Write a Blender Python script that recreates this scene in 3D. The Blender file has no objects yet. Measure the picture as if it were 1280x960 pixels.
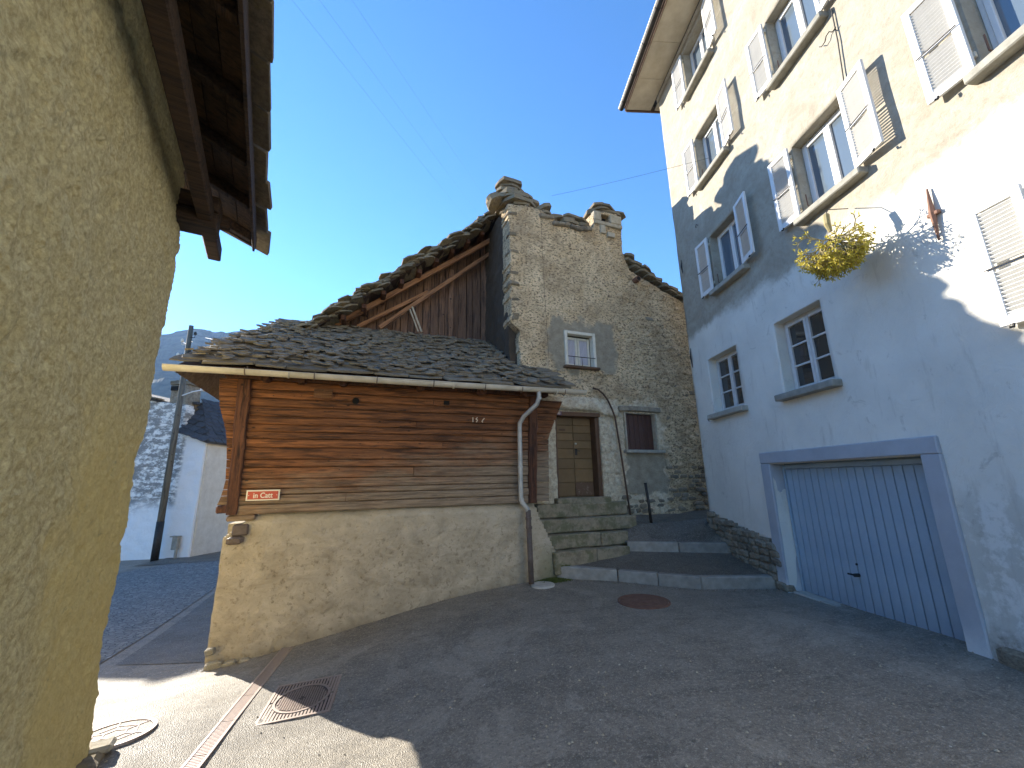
import bpy, bmesh, math, random
import numpy as np
from mathutils import Vector, Matrix
random.seed(7); RNG = np.random.RandomState(7)
SC = bpy.context.scene
COL = SC.collection
R = math.radians
# ------------------------------------------------------------------ camera
PITCH, ROLL, YAW, CAMH = R(13.2), R(1.1), R(3.6), 1.75
f_ = Vector((math.sin(YAW)*math.cos(PITCH), math.cos(YAW)*math.cos(PITCH), math.sin(PITCH)))
r_ = Vector((math.cos(YAW), -math.sin(YAW), 0)); u_ = r_.cross(f_)
r2 = r_*math.cos(ROLL)-u_*math.sin(ROLL); u2 = u_*math.cos(ROLL)+r_*math.sin(ROLL)
cd = bpy.data.cameras.new('camera'); cam = bpy.data.objects.new('camera', cd); COL.objects.link(cam)
cam.matrix_world = Matrix(((r2.x, u2.x, -f_.x, 0), (r2.y, u2.y, -f_.y, 0), (r2.z, u2.z, -f_.z, CAMH), (0, 0, 0, 1)))
cd.sensor_width = 36; cd.lens = 36*511/1280; cd.clip_start = .05; cd.clip_end = 20000
SC.camera = cam
# ------------------------------------------------------------------ world and sun
SUN_AZ, SUN_EL = R(-51.0), R(21.2)
w = bpy.data.worlds.new('World'); SC.world = w; w.use_nodes = True
nt = w.node_tree; nt.nodes.clear()
sky = nt.nodes.new('ShaderNodeTexSky'); sky.sky_type = 'NISHITA'; sky.sun_disc = False
sky.sun_elevation = SUN_EL; sky.sun_rotation = SUN_AZ; sky.altitude = 1500; sky.air_density = .8; sky.dust_density = .05; sky.ozone_density = 2.6
bg = nt.nodes.new('ShaderNodeBackground'); bg.inputs[1].default_value = .13
wo = nt.nodes.new('ShaderNodeOutputWorld'); hs = nt.nodes.new('ShaderNodeHueSaturation'); hs.inputs['Saturation'].default_value = 1.2; nt.links.new(sky.outputs[0], hs.inputs['Color']); nt.links.new(hs.outputs[0], bg.inputs[0]); nt.links.new(bg.outputs[0], wo.inputs[0])
S = Vector((math.sin(SUN_AZ)*math.cos(SUN_EL), math.cos(SUN_AZ)*math.cos(SUN_EL), math.sin(SUN_EL)))
ld = bpy.data.lights.new('sun', 'SUN'); ld.energy = 4.1; ld.angle = R(.5); ld.color = (1, .92, .79)
sun = bpy.data.objects.new('sun', ld); COL.objects.link(sun); sun.rotation_euler = S.to_track_quat('Z', 'Y').to_euler(); sun.location = S*60
vs = SC.view_settings
SC.display_settings.display_device = 'sRGB'; vs.view_transform = 'Standard'; vs.look = 'None'; vs.exposure = 1.9; vs.gamma = 1
try:
    SC.cycles.max_bounces = 8; SC.cycles.diffuse_bounces = 5; SC.cycles.volume_bounces = 1
except Exception: pass
# ------------------------------------------------------------------ noise in numpy
def _h(i, j, k, s):
    n = (i*374761393+j*668265263+k*1274126177+s*974634777) & 0xffffffff
    n = ((n ^ (n >> 13))*1274126177) & 0xffffffff
    return ((n ^ (n >> 16)) & 0xffff)/65535.
def vnoise(x, y, z, s=0):
    x, y, z = [np.asarray(a, float) for a in (x, y, z)]
    xi, yi, zi = [np.floor(a).astype(np.int64) for a in (x, y, z)]
    fx, fy, fz = [(a-b) for a, b in ((x, xi), (y, yi), (z, zi))]
    fx, fy, fz = [a*a*(3-2*a) for a in (fx, fy, fz)]
    o = 0
    for a in (0, 1):
        for b in (0, 1):
            for c in (0, 1):
                o = o+_h(xi+a, yi+b, zi+c, s)*(fx if a else 1-fx)*(fy if b else 1-fy)*(fz if c else 1-fz)
    return o*2-1
def fbm(x, y, z, sc=1, oc=4, s=0, g=.5):
    o = 0; a = 1; t = 0
    for i in range(oc):
        o = o+a*vnoise(x*sc, y*sc, z*sc, s+i*7); t += a; a *= g; sc *= 2.03
    return o/t
def worley(x, z, sc, s=0, asp=1.6):
    x = np.asarray(x)*sc/asp; z = np.asarray(z)*sc
    xi = np.floor(x).astype(np.int64); zi = np.floor(z).astype(np.int64)
    d1 = np.full(x.shape, 9.); d2 = d1.copy(); idv = np.zeros(x.shape)
    for a in (-1, 0, 1):
        for b in (-1, 0, 1):
            cx = xi+a+_h(xi+a, zi+b, 0, s); cz = zi+b+_h(xi+a, zi+b, 5, s)
            d = np.hypot(cx-x, cz-z); m = d < d1
            d2 = np.where(m, d1, np.minimum(d2, d)); idv = np.where(m, _h(xi+a, zi+b, 9, s), idv); d1 = np.where(m, d, d1)
    return d1, d2, idv
# ------------------------------------------------------------------ shader helpers
class M:
    def __init__(s, name, rough=.85):
        s.m = bpy.data.materials.new(name); s.m.use_nodes = True; s.nt = s.m.node_tree; s.nt.nodes.clear()
        s.out = s.n('ShaderNodeOutputMaterial'); s.b = s.n('ShaderNodeBsdfPrincipled')
        s.nt.links.new(s.b.outputs[0], s.out.inputs[0]); s.b.inputs['Roughness'].default_value = rough
        tc = s.n('ShaderNodeTexCoord'); s.co = tc.outputs['Object']; s.h = None
        s.sep = None
    def n(s, t): return s.nt.nodes.new(t)
    def link(s, a, b):
        if hasattr(a, 'is_output'): s.nt.links.new(a, b)
        elif isinstance(a, (tuple, list)): b.default_value = tuple(a)+((1,) if len(a) == 3 and len(b.default_value) == 4 else ())
        else: b.default_value = a
    def xyz(s, i):
        if s.sep is None: s.sep = s.n('ShaderNodeSeparateXYZ'); s.link(s.co, s.sep.inputs[0])
        return s.sep.outputs[i]
    def noise(s, sc, det=5, ro=.55, dist=0, st=None, off=None):
        v = s.co
        if st or off:
            mp = s.n('ShaderNodeMapping'); s.link(v, mp.inputs[0])
            if st: mp.inputs['Scale'].default_value = st
            if off: mp.inputs['Location'].default_value = (off, off, off)
            v = mp.outputs[0]
        t = s.n('ShaderNodeTexNoise'); s.link(v, t.inputs['Vector']); t.inputs['Scale'].default_value = sc
        t.inputs['Detail'].default_value = det; t.inputs['Roughness'].default_value = ro; t.inputs['Distortion'].default_value = dist
        return t.outputs[0]
    def vor(s, sc, feat='F1', st=None, out=0, rnd=1):
        v = s.co
        if st: mp = s.n('ShaderNodeMapping'); s.link(v, mp.inputs[0]); mp.inputs['Scale'].default_value = st; v = mp.outputs[0]
        t = s.n('ShaderNodeTexVoronoi'); t.feature = feat; s.link(v, t.inputs['Vector']); t.inputs['Scale'].default_value = sc; t.inputs['Randomness'].default_value = rnd
        return t.outputs[out]
    def math(s, op, a, b=0, c=None, clamp=False):
        t = s.n('ShaderNodeMath'); t.operation = op; t.use_clamp = clamp; s.link(a, t.inputs[0]); s.link(b, t.inputs[1])
        if c is not None: s.link(c, t.inputs[2])
        return t.outputs[0]
    def sm(s, v, lo, hi):
        t = s.n('ShaderNodeMapRange'); t.interpolation_type = 'SMOOTHSTEP'; s.link(v, t.inputs[0]); t.inputs[1].default_value = lo; t.inputs[2].default_value = hi
        return t.outputs[0]
    def ramp(s, v, *st):
        t = s.n('ShaderNodeValToRGB'); s.link(v, t.inputs[0]); e = t.color_ramp.elements
        while len(e) < len(st): e.new(.5)
        for i, (p, c) in enumerate(st):
            e[i].position = p; e[i].color = (c, c, c, 1) if isinstance(c, (int, float)) else tuple(c)+(1,)
        return t.outputs[0]
    def mix(s, f, a, b, mode='MIX'):
        t = s.n('ShaderNodeMix'); t.data_type = 'RGBA'; t.blend_type = mode; s.link(f, t.inputs[0]); s.link(a, t.inputs[6]); s.link(b, t.inputs[7])
        return t.outputs[2]
    def box(s, x0, x1, z0, z1, soft=.08, wob=.12, wsc=3, iz=2):
        n = s.math('MULTIPLY', s.math('SUBTRACT', s.noise(wsc, 4, .6), .5), wob*4)
        n2 = s.math('MULTIPLY', s.math('SUBTRACT', s.noise(wsc*1.3, 4, .6, off=5), .5), wob*4)
        x = s.math('ADD', s.xyz(0), n); z = s.math('ADD', s.xyz(iz), n2)
        a = s.math('MULTIPLY', s.sm(x, x0-soft, x0+soft), s.sm(x, x1+soft, x1-soft))
        b = s.math('MULTIPLY', s.sm(z, z0-soft, z0+soft), s.sm(z, z1+soft, z1-soft))
        return s.math('MULTIPLY', a, b)
    def rnd(s):
        o = s.n('ShaderNodeObjectInfo'); return o.outputs['Random']
    def color(s, c): s.link(c, s.b.inputs['Base Color']); return s
    def rough(s, v): s.link(v, s.b.inputs['Roughness']); return s
    def metal(s, v): s.b.inputs['Metallic'].default_value = v; return s
    def bump(s, h, st=.5, d=.02):
        t = s.n('ShaderNodeBump'); t.inputs['Strength'].default_value = st; t.inputs['Distance'].default_value = d; s.link(h, t.inputs['Height'])
        if s.h is not None: s.link(s.h, t.inputs['Normal'])
        s.h = t.outputs[0]; s.link(s.h, s.b.inputs['Normal']); return s
def simple(name, c1, c2, sc=8, rough=.7, metal=0, bump=.3, bd=.004, bsc=60, rv=.15, st=None):
    m = M(name, rough).metal(metal)
    c = m.mix(m.ramp(m.noise(sc, 6, .6, st=st), (.3, 0), (.7, 1)), c1, c2)
    k = m.math('MULTIPLY_ADD', m.rnd(), 2*rv, 1-rv)
    c = m.mix(1, c, k, 'MULTIPLY')
    m.color(c)
    if bump: m.bump(m.noise(bsc, 4, .6, st=st), bump, bd)
    return m.m
MAT = {}
# plasters -----------------------------------------------------------
m = M('yellow_plaster', .95)
c = m.mix(m.ramp(m.noise(3.5, 8, .65), (.32, 0), (.68, 1)), (.88, .75, .37), (.97, .87, .52))
c = m.mix(m.ramp(m.noise(26, 8, .7), (.35, 0), (.62, 1)), (.58, .45, .20), c)
band = m.sm(m.math('ADD', m.xyz(0), m.math('MULTIPLY', m.math('SUBTRACT', m.noise(2.2, 6, .65), .5), 1.1)), -1.75, -1.15)
low = m.sm(m.math('ADD', m.xyz(2), m.math('MULTIPLY', m.noise(2, 3), .5)), 3.0, 2.0)
c = m.mix(m.math('MULTIPLY', m.math('MULTIPLY', band, low), .7), c, (.95, .74, .28))
c = m.mix(m.math('MULTIPLY', m.ramp(m.noise(9, 10, .75), (.30, 1), (.42, 0)), .5), c, (.24, .19, .11))
m.color(c).bump(m.noise(14, 10, .78, dist=.8), 1, .05).bump(m.noise(60, 8, .75), .8, .012); MAT['yellow'] = m.m
m = M('facade_plaster', .95)
c = m.mix(m.ramp(m.noise(2.0, 8, .7), (.35, 0), (.65, 1)), (.60, .44, .25), (.88, .70, .44))
st = m.vor(7, 'F1', st=(1, 1, 1.9), out=1)
stc = m.ramp(st, (0, (.34, .245, .14)), (.5, (.54, .40, .235)), (1, (.70, .55, .35)))
expo = m.sm(m.math('ADD', m.math('MULTIPLY', m.math('SUBTRACT', m.noise(1.6, 7, .7), .5), 5.0), m.math('SUBTRACT', m.xyz(0), m.math('MULTIPLY', m.xyz(2), .12))), 2.2, 4.2)
c = m.mix(m.math('MULTIPLY', expo, .5), c, stc)
c = m.mix(m.ramp(m.noise(16, 9, .72, st=(1, 1, 1.7)), (.41, 1), (.50, 0)), c, (.16, .11, .06))
c = m.mix(m.math('MULTIPLY', m.ramp(m.noise(1.3, 7, .7, dist=.8, off=4), (.48, 0), (.62, 1)), .55), c, (.30, .21, .12))
pale = m.math('MAXIMUM', m.box(.6, 2.72, 1.0, 3.55, .05, .07, 4), m.box(2.6, 3.95, 1.0, 3.5, .12, .2, 3))
c = m.mix(m.math('MULTIPLY', pale, .8), c, m.mix(m.ramp(m.noise(12, 8, .7), (.4, 0), (.6, 1)), (.58, .46, .30), (.90, .82, .62)))
grey = m.math('MAXIMUM', m.box(.95, 2.72, 4.15, 5.4, .10, .32, 1.7), m.box(2.8, 3.92, 1.38, 2.36, .04, .14, 2.2))
c = m.mix(m.math('MULTIPLY', grey, .93), c, m.mix(m.ramp(m.noise(5, 6, .65), (.35, 0), (.65, 1)), (.27, .235, .17), (.42, .37, .27)))
m.color(c)
m.bump(m.noise(20, 10, .76, st=(1, 1, 1.6)), 1, .045).bump(m.noise(110, 5, .7), .4, .006); MAT['facade'] = m.m
m = M('barn_plaster', .95)
c = m.mix(m.ramp(m.noise(2.4, 8, .7, dist=.6, st=(1, 1, 1.6)), (.33, 0), (.67, 1)), (.37, .30, .20), (.62, .525, .375))
c = m.mix(m.ramp(m.noise(14, 8, .75), (.33, 1), (.46, 0)), c, (.25, .195, .12))
top = m.sm(m.math('ADD', m.xyz(2), m.math('MULTIPLY', m.noise(1.5, 4), .6)), 1.0, 1.6)
c = m.mix(m.math('MULTIPLY', top, .45), c, (.60, .52, .38))
basez = m.math('SUBTRACT', m.xyz(2), m.math('MULTIPLY', m.xyz(0), .125))
c = m.mix(m.math('MULTIPLY', m.sm(m.math('ADD', basez, m.math('MULTIPLY', m.noise(3, 6, .7), .4)), .42, .12), .55), c, (.22, .19, .13))
mossy = m.math('MULTIPLY', m.sm(m.xyz(0), .05, .35), m.sm(m.math('ADD', m.xyz(2), m.math('MULTIPLY', m.noise(6, 5), .5)), .95, .45))
c = m.mix(m.math('MULTIPLY', mossy, .6), c, (.22, .20, .08))
m.color(c).bump(m.noise(9, 10, .75, dist=.7), .9, .04).bump(m.noise(70, 7, .75), .7, .008); MAT['barnplaster'] = m.m
m = M('white_render', .9)
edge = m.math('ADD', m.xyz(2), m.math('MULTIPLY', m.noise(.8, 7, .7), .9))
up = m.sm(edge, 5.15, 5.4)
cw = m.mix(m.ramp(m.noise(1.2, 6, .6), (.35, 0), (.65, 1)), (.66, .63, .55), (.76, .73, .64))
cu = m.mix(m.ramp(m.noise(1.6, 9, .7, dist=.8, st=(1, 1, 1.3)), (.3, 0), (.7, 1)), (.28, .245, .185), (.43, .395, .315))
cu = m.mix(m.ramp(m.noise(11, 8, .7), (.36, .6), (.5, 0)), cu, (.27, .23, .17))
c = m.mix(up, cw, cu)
# grey patching low on the near side
lowg = m.math('MULTIPLY', m.sm(m.math('ADD', m.xyz(2), m.math('MULTIPLY', m.noise(1.2, 5, .6), .7)), 2.1, 1.6), m.sm(m.xyz(0), -4.2, -3.7))
c = m.mix(m.math('MULTIPLY', lowg, .6), c, m.mix(m.ramp(m.noise(4, 8, .7), (.48, 0), (.56, 1)), (.42, .41, .36), (.68, .67, .63)))
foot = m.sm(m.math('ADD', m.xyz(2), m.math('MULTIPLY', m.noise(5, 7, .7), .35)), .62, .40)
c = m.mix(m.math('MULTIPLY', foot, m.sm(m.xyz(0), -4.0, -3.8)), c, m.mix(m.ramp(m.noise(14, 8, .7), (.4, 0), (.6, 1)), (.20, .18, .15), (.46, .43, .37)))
drip = m.math('MULTIPLY', m.ramp(m.noise(3.2, 7, .7, st=(2.2, 1, .35)), (.56, 0), (.68, 1)), .35)
c = m.mix(drip, c, (.40, .36, .29))
c = m.mix(m.math('MULTIPLY', m.ramp(m.noise(3.2, 9, .75, dist=1.2), (.60, 0), (.66, 1)), .35), c, (.30, .27, .21))
m.color(c).bump(m.noise(5, 9, .75, dist=.8), .55, .03).bump(m.noise(60, 5, .7), .25, .003); MAT['white'] = m.m
m = M('old_whitewash', .95)
c = m.mix(m.ramp(m.noise(2.4, 9, .75, st=(1, 1, 2.2)), (.47, 1), (.56, 0)), (.82, .78, .70), (.25, .235, .21))
c = m.mix(m.sm(m.math('ADD', m.xyz(2), m.noise(1, 3)), 1.9, 1.2), c, (.80, .78, .74))
c = m.mix(m.sm(m.xyz(0), -1.0, -.8), c, (.78, .76, .72))
m.color(c).bump(m.noise(12, 8, .7), .8, .03); MAT['whitewash'] = m.m
m = M('beige_render', .9); m.color(m.mix(m.ramp(m.noise(3, 8, .7), (.35, 0), (.65, 1)), (.56, .49, .38), (.68, .61, .49))).bump(m.noise(14, 7, .7), .3, .01); MAT['beige'] = m.m
# ground --------------------------------------------------------------
def asphalt(name, a, b, warm=1):
    m = M(name, .9)
    c = m.mix(m.ramp(m.noise(.9, 8, .65), (.3, 0), (.7, 1)), a, b)
    c = m.mix(m.math('MULTIPLY', m.ramp(m.noise(4, 8, .75), (.4, 0), (.6, 1)), .35), c, tuple(x*1.35 for x in b))
    c = m.mix(m.math('MULTIPLY', m.ramp(m.noise(1.1, 7, .7, dist=1.2, st=(1, 2.4, 1), off=3), (.50, 0), (.60, 1)), .45), c, tuple(x*.62 for x in a))
    c = m.mix(m.math('MULTIPLY', m.ramp(m.noise(.7, 6, .7, dist=.8, off=17), (.54, 0), (.58, 1)), .5), c, tuple(x*1.5 for x in b))
    sp = m.vor(120, 'F1', out=1)
    c = m.mix(m.math('MULTIPLY', m.ramp(sp, (.74, 0), (.92, 1)), .7), c, (.42, .38, .31))
    sp2 = m.vor(10, 'F1'); rr = m.vor(10, 'F1', out=1)
    c = m.mix(m.math('MULTIPLY', m.sm(sp2, .10, .06), m.ramp(rr, (.70, 0), (.72, 1))), c, (.55, .51, .43))
    c = m.mix(m.math('MULTIPLY', m.ramp(m.noise(34, 4, .85), (.53, 0), (.62, 1)), .6), c, tuple(min(1, x*2.1) for x in b))
    c = m.mix(m.math('MULTIPLY', m.ramp(m.noise(28, 5, .85, off=9), (.38, 1), (.47, 0)), .65), c, tuple(x*.45 for x in a))
    m.color(c).rough(m.ramp(m.noise(3, 5), (.3, .52), (.7, .68)))
    m.bump(m.vor(110, 'F1'), .7, .008).bump(m.noise(2.2, 5, .6), .35, .03); return m.m
MAT['asphalt'] = asphalt('asphalt', (.155, .133, .10), (.225, .195, .15))
MAT['asphalt2'] = asphalt('asphalt_dark', (.085, .071, .052), (.125, .107, .080))
m = M('small_setts', .8)
v = m.vor(11, 'F1', out=1); e = m.vor(11, 'DISTANCE_TO_EDGE')
c = m.mix(m.ramp(v, (0, 0), (1, 1)), (.15, .145, .13), (.29, .28, .25)); c = m.mix(m.sm(e, .06, .02), c, (.06, .06, .06))
m.color(c).bump(m.sm(e, .0, .12), .8, .02); MAT['setts'] = m.m
MAT['kerb'] = simple('kerb_granite', (.19, .175, .145), (.34, .315, .265), 5, .85, bump=.5, bd=.006, bsc=40)
m = M('step_stone', .9)
c = m.mix(m.ramp(m.noise(6, 8, .7), (.35, 0), (.65, 1)), (.20, .165, .105), (.38, .315, .21))
geo = m.n('ShaderNodeNewGeometry'); sp = m.n('ShaderNodeSeparateXYZ'); m.link(geo.outputs['Normal'], sp.inputs[0])
c = m.mix(m.math('MULTIPLY', m.sm(m.noise(4, 8, .7), .45, .6), .6), c, (.10, .11, .04))
m.color(c).bump(m.noise(20, 8, .7), .7, .015); MAT['step'] = m.m
def stone(name, a, b, moss=None, ms=.5):
    m = M(name, .9)
    c = m.mix(m.ramp(m.noise(9, 8, .7), (.35, 0), (.65, 1)), a, b)
    c = m.mix(1, c, m.ramp(m.rnd(), (0, (.62, .62, .62)), (.5, (.95, .92, .88)), (1, (1.0, 1.0, 1.0))), 'MULTIPLY')
    if moss: c = m.mix(m.math('MULTIPLY', m.sm(m.noise(5, 8, .7), .5, .62), ms), c, moss)
    c = m.mix(m.ramp(m.noise(28, 5, .7), (.62, 0), (.70, .6)), c, (.46, .43, .36))
    m.color(c).bump(m.noise(26, 8, .7, st=(1, 1, 2)), .8, .015); return m.m
MAT['slate'] = stone('roof_slate', (.13, .107, .074), (.29, .245, .175), (.24, .20, .08), .35)
MAT['slabs'] = stone('verge_stone', (.15, .12, .078), (.36, .30, .20), (.25, .19, .05), .5)
MAT['rubble'] = stone('rubble_stone', (.18, .15, .11), (.38, .33, .24))
MAT['palestone'] = stone('pale_stone', (.34, .30, .22), (.52, .47, .36))
MAT['farslate'] = stone('dark_slate', (.04, .042, .045), (.085, .085, .09))
# wood ----------------------------------------------------------------
def wood(name, a, b, grey=None, ax=0, gz=None):
    m = M(name, .8)
    st = [16, 16, 16]; st[ax] = 1.0
    g = m.noise(2.2, 9, .68, dist=.5, st=tuple(st))
    c = m.mix(m.ramp(g, (.33, 0), (.62, 1)), a, b)
    c = m.mix(1, c, m.ramp(m.rnd(), (0, (.62, .60, .58)), (1, (1.15, 1.1, 1.05))), 'MULTIPLY')
    c = m.mix(m.ramp(m.noise(3, 7, .75, st=tuple(x*.35 for x in st)), (.40, .85), (.50, 0)), c, tuple(x*.35 for x in a))
    kn = m.vor(3.6, 'F1', st=(1, 1, 1) if ax else (1, 1, 2.0))
    c = m.mix(m.sm(kn, .12, .05), c, tuple(x*.25 for x in a))
    nl = m.vor(7, 'F1'); c = m.mix(m.sm(nl, .07, .05), c, (.02, .015, .012))
    if grey:
        zz = m.math('ADD', m.xyz(2), m.math('MULTIPLY', m.math('SUBTRACT', m.noise(1.2, 6, .65, st=(1, 1, 3)), .5), 1.6))
        zz = m.math('SUBTRACT', zz, m.math('MULTIPLY', m.xyz(0), gz[2]))
        f = m.sm(zz, gz[1], gz[0])
        g2 = m.mix(m.ramp(g, (.36, 0), (.62, 1)), tuple(x*.42 for x in grey), grey)
        g2 = m.mix(m.ramp(m.noise(5, 8, .7, st=tuple(st)), (.62, 0), (.7, .8)), g2, (.68, .55, .38))
        c = m.mix(f, c, g2)
    m.color(c).bump(g, 1, .02); return m.m
MAT['barnwood'] = wood('barn_boards', (.085, .034, .012), (.33, .132, .045), (.36, .265, .17), 0, (1.75, 2.75, .16))
MAT['postwood'] = wood('post_wood', (.06, .022, .010), (.15, .06, .025), None, 2)
MAT['gablewood'] = wood('gable_boards', (.10, .052, .03), (.27, .155, .09), None, 2)
MAT['rafterwood'] = wood('rafter_wood', (.17, .075, .03), (.38, .19, .085), None, 0)
MAT['darkwood'] = wood('eave_wood', (.035, .02, .012), (.085, .05, .028), None, 1)
MAT['doorwood'] = simple('door_paint', (.17, .105, .042), (.225, .14, .06), 4, .55, bump=.2)
m = M('door_worn', .7); m.color(m.mix(m.ramp(m.noise(14, 6, .8), (.55, 0), (.62, 1)), (.15, .085, .045), (.30, .22, .16))).bump(m.noise(30), .3, .004); MAT['doorworn'] = m.m
MAT['shutbrown'] = simple('brown_shutter_paint', (.07, .028, .018), (.10, .045, .03), 6, .6, bump=.3, st=(8, 8, 1))
MAT['frameb'] = simple('brown_frame', (.10, .05, .025), (.15, .08, .04), 8, .6)
MAT['whitepaint'] = simple('white_paint', (.66, .655, .63), (.73, .72, .69), 5, .45, bump=.1, rv=.03)
MAT['creampaint'] = simple('cream_frame', (.60, .56, .44), (.72, .68, .56), 7, .6, bump=.3, rv=.05)
MAT['greyframe'] = simple('grey_frame', (.50, .49, .46), (.62, .60, .56), 7, .6, bump=.2, rv=.05)
MAT['sill'] = simple('stone_sill', (.24, .23, .19), (.38, .36, .30), 9, .9, bump=.5, bd=.006)
MAT['zinc'] = simple('old_gutter', (.42, .38, .29), (.62, .57, .46), 4, .55, bump=.25, rv=0)
MAT['pipe'] = simple('zinc_pipe', (.34, .34, .31), (.50, .48, .43), 7, .45, .3, bump=.2, rv=0)
MAT['castpipe'] = simple('rusty_cast_pipe', (.09, .065, .05), (.17, .13, .11), 9, .7, bump=.3, rv=0)
MAT['iron'] = simple('dark_iron', (.02, .019, .018), (.05, .045, .04), 14, .6, .4)
MAT['rust'] = simple('rusty_iron', (.13, .065, .042), (.21, .11, .07), 9, .8, bump=.5)
MAT['rustrail'] = simple('rusty_rail', (.07, .04, .025), (.15, .08, .045), 9, .8, bump=.4)
m = M('garage_paint', .5)
c = m.mix(m.ramp(m.noise(2.2, 7, .65), (.35, 0), (.68, 1)), (.26, .345, .42), (.35, .435, .50))
c = m.mix(m.ramp(m.noise(10, 8, .8), (.63, 0), (.70, .6)), c, (.13, .16, .21))
c = m.mix(m.math('MULTIPLY', m.sm(m.math('ADD', m.xyz(2), m.math('MULTIPLY', m.noise(5, 7, .7), .5)), .75, .25), .4), c, (.20, .22, .24))
m.color(c).bump(m.noise(30), .08, .003); MAT['garage'] = m.m
m = M('garage_frame_paint', .7)
c = m.mix(m.ramp(m.noise(2.5, 7, .65), (.3, 0), (.7, 1)), (.33, .345, .37), (.42, .435, .455))
c = m.mix(m.math('MULTIPLY', m.sm(m.math('ADD', m.xyz(2), m.math('MULTIPLY', m.noise(7, 6, .7), .4)), .55, .25), .8), c, (.62, .62, .60))
m.color(c).bump(m.noise(25, 6, .7), .3, .006); MAT['garframe'] = m.m
def glass(name, col, ro=.04):
    m = M(name, ro); m.color(col); m.b.inputs['IOR'].default_value = 1.5; m.b.inputs['Specular IOR Level'].default_value = .9
    m.bump(m.noise(1.5, 2), .06, .02); return m.m
MAT['glass'] = glass('window_glass', (.10, .13, .16)); MAT['darkglass'] = glass('dark_window_glass', (.035, .034, .032))
m = M('lace_curtain', .9); cw_ = m.n('ShaderNodeTexWave'); m.link(m.co, cw_.inputs[0]); cw_.inputs['Scale'].default_value = 9; cw_.inputs['Distortion'].default_value = 2
m.color(m.mix(cw_.outputs[1], (.28, .28, .33), (.62, .60, .64))); MAT['curtain'] = m.m
m = M('shade_dark_wall', 1); m.color(m.mix(m.noise(3, 7, .7), (.035, .026, .018), (.10, .075, .05))).bump(m.noise(10, 8, .7), .8, .03); MAT['shadewall'] = m.m  # near-black: shade under the roof overhang is put into the colour
m = M('black_void', 1); m.color((.01, .009, .008)); MAT['void'] = m.m
m = M('sign_red', .35); m.color(m.mix(m.noise(20), (.52, .085, .045), (.60, .11, .06))); MAT['signred'] = m.m
m = M('sign_cream', .4); m.color(m.mix(m.noise(20), (.80, .72, .55), (.88, .80, .64))); MAT['signcream'] = m.m
MAT['plateblue'] = simple('plate_blue', (.10, .06, .12), (.16, .10, .17), 20, .4)
m = M('chalk_white', .9); m.color(m.mix(m.noise(60), (.55, .42, .30), (.80, .66, .50))); MAT['chalk'] = m.m
m = M('cast_iron_cover', .5); m.metal(.9); m.color(m.mix(m.noise(30), (.40, .33, .30), (.56, .49, .45))).bump(m.noise(80), .3, .003); MAT['castiron'] = m.m
m = M('steel_grating', .5); m.metal(.9); m.color(m.mix(m.noise(30), (.46, .38, .35), (.62, .55, .51))).bump(m.noise(80), .2, .003); MAT['grating'] = m.m
MAT['conc'] = simple('pale_concrete', (.34, .32, .27), (.50, .47, .40), 8, .9, bump=.6, bd=.008)
MAT['soffit'] = simple('soffit_board', (.44, .37, .26), (.60, .53, .40), 3, .8, bump=.3, rv=.08)
MAT['bolepole'] = wood('pole_wood', (.11, .095, .07), (.20, .18, .13), None, 2)
m = M('moss', .95); m.color(m.mix(m.noise(20), (.06, .08, .015), (.16, .18, .04))); MAT['moss'] = m.m
m = M('mistletoe_leaf', .55); m.color(m.mix(m.ramp(m.rnd(), (0, 0), (1, 1)), (.30, .28, .035), (.46, .41, .07)))
geo = m.n('ShaderNodeTexNoise'); geo.inputs['Scale'].default_value = 7; m.link(m.co, geo.inputs[0])
m.color(m.mix(m.ramp(geo.outputs[0], (.35, 0), (.65, 1)), (.34, .32, .04), (.66, .55, .09)))
tr = m.n('ShaderNodeBsdfTranslucent'); tr.inputs[0].default_value = (.55, .45, .06, 1); ms = m.n('ShaderNodeMixShader'); ms.inputs[0].default_value = .35
m.link(m.b.outputs[0], ms.inputs[1]); m.link(tr.outputs[0], ms.inputs[2]); m.link(ms.outputs[0], m.out.inputs[0]); MAT['leaf'] = m.m
MAT['twig'] = simple('mistletoe_twig', (.20, .17, .07), (.32, .26, .12), 9, .8)
m = M('mountain_forest', 1)
c = m.mix(m.ramp(m.noise(.006, 8, .7), (.35, 0), (.65, 1)), (.045, .055, .035), (.10, .10, .065))
c = m.mix(m.ramp(m.noise(.05, 6, .7), (.4, 0), (.6, 1)), (.02, .028, .018), c); m.color(c); MAT['mountain'] = m.m
# ------------------------------------------------------------------ object helpers
def tag(o, label=None, cat=None, group=None, kind=None):
    if label: o['label'] = label
    if cat: o['category'] = cat
    if group: o['group'] = group
    if kind: o['kind'] = kind
    return o
def obj(name, me, mat=None, parent=None, loc=None, rot=None, scale=None, kind=None, smooth=False):
    if isinstance(me, bmesh.types.BMesh):
        bm = me; me = bpy.data.meshes.new(name); bm.normal_update(); bm.to_mesh(me); bm.free()
    if mat is not None and not me.materials: me.materials.append(MAT[mat] if isinstance(mat, str) else mat)
    if smooth: me.polygons.foreach_set('use_smooth', [True]*len(me.polygons))
    o = bpy.data.objects.new(name, me); COL.objects.link(o)
    if parent is not None:
        o.parent = parent
    off = Vector(parent['_o']) if (parent is not None and '_o' in parent) else Vector((0, 0, 0))
    o.location = Vector(loc or (0, 0, 0))-off
    if rot: o.rotation_euler = rot
    if scale: o.scale = scale
    if kind: o['kind'] = kind
    return o
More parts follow.
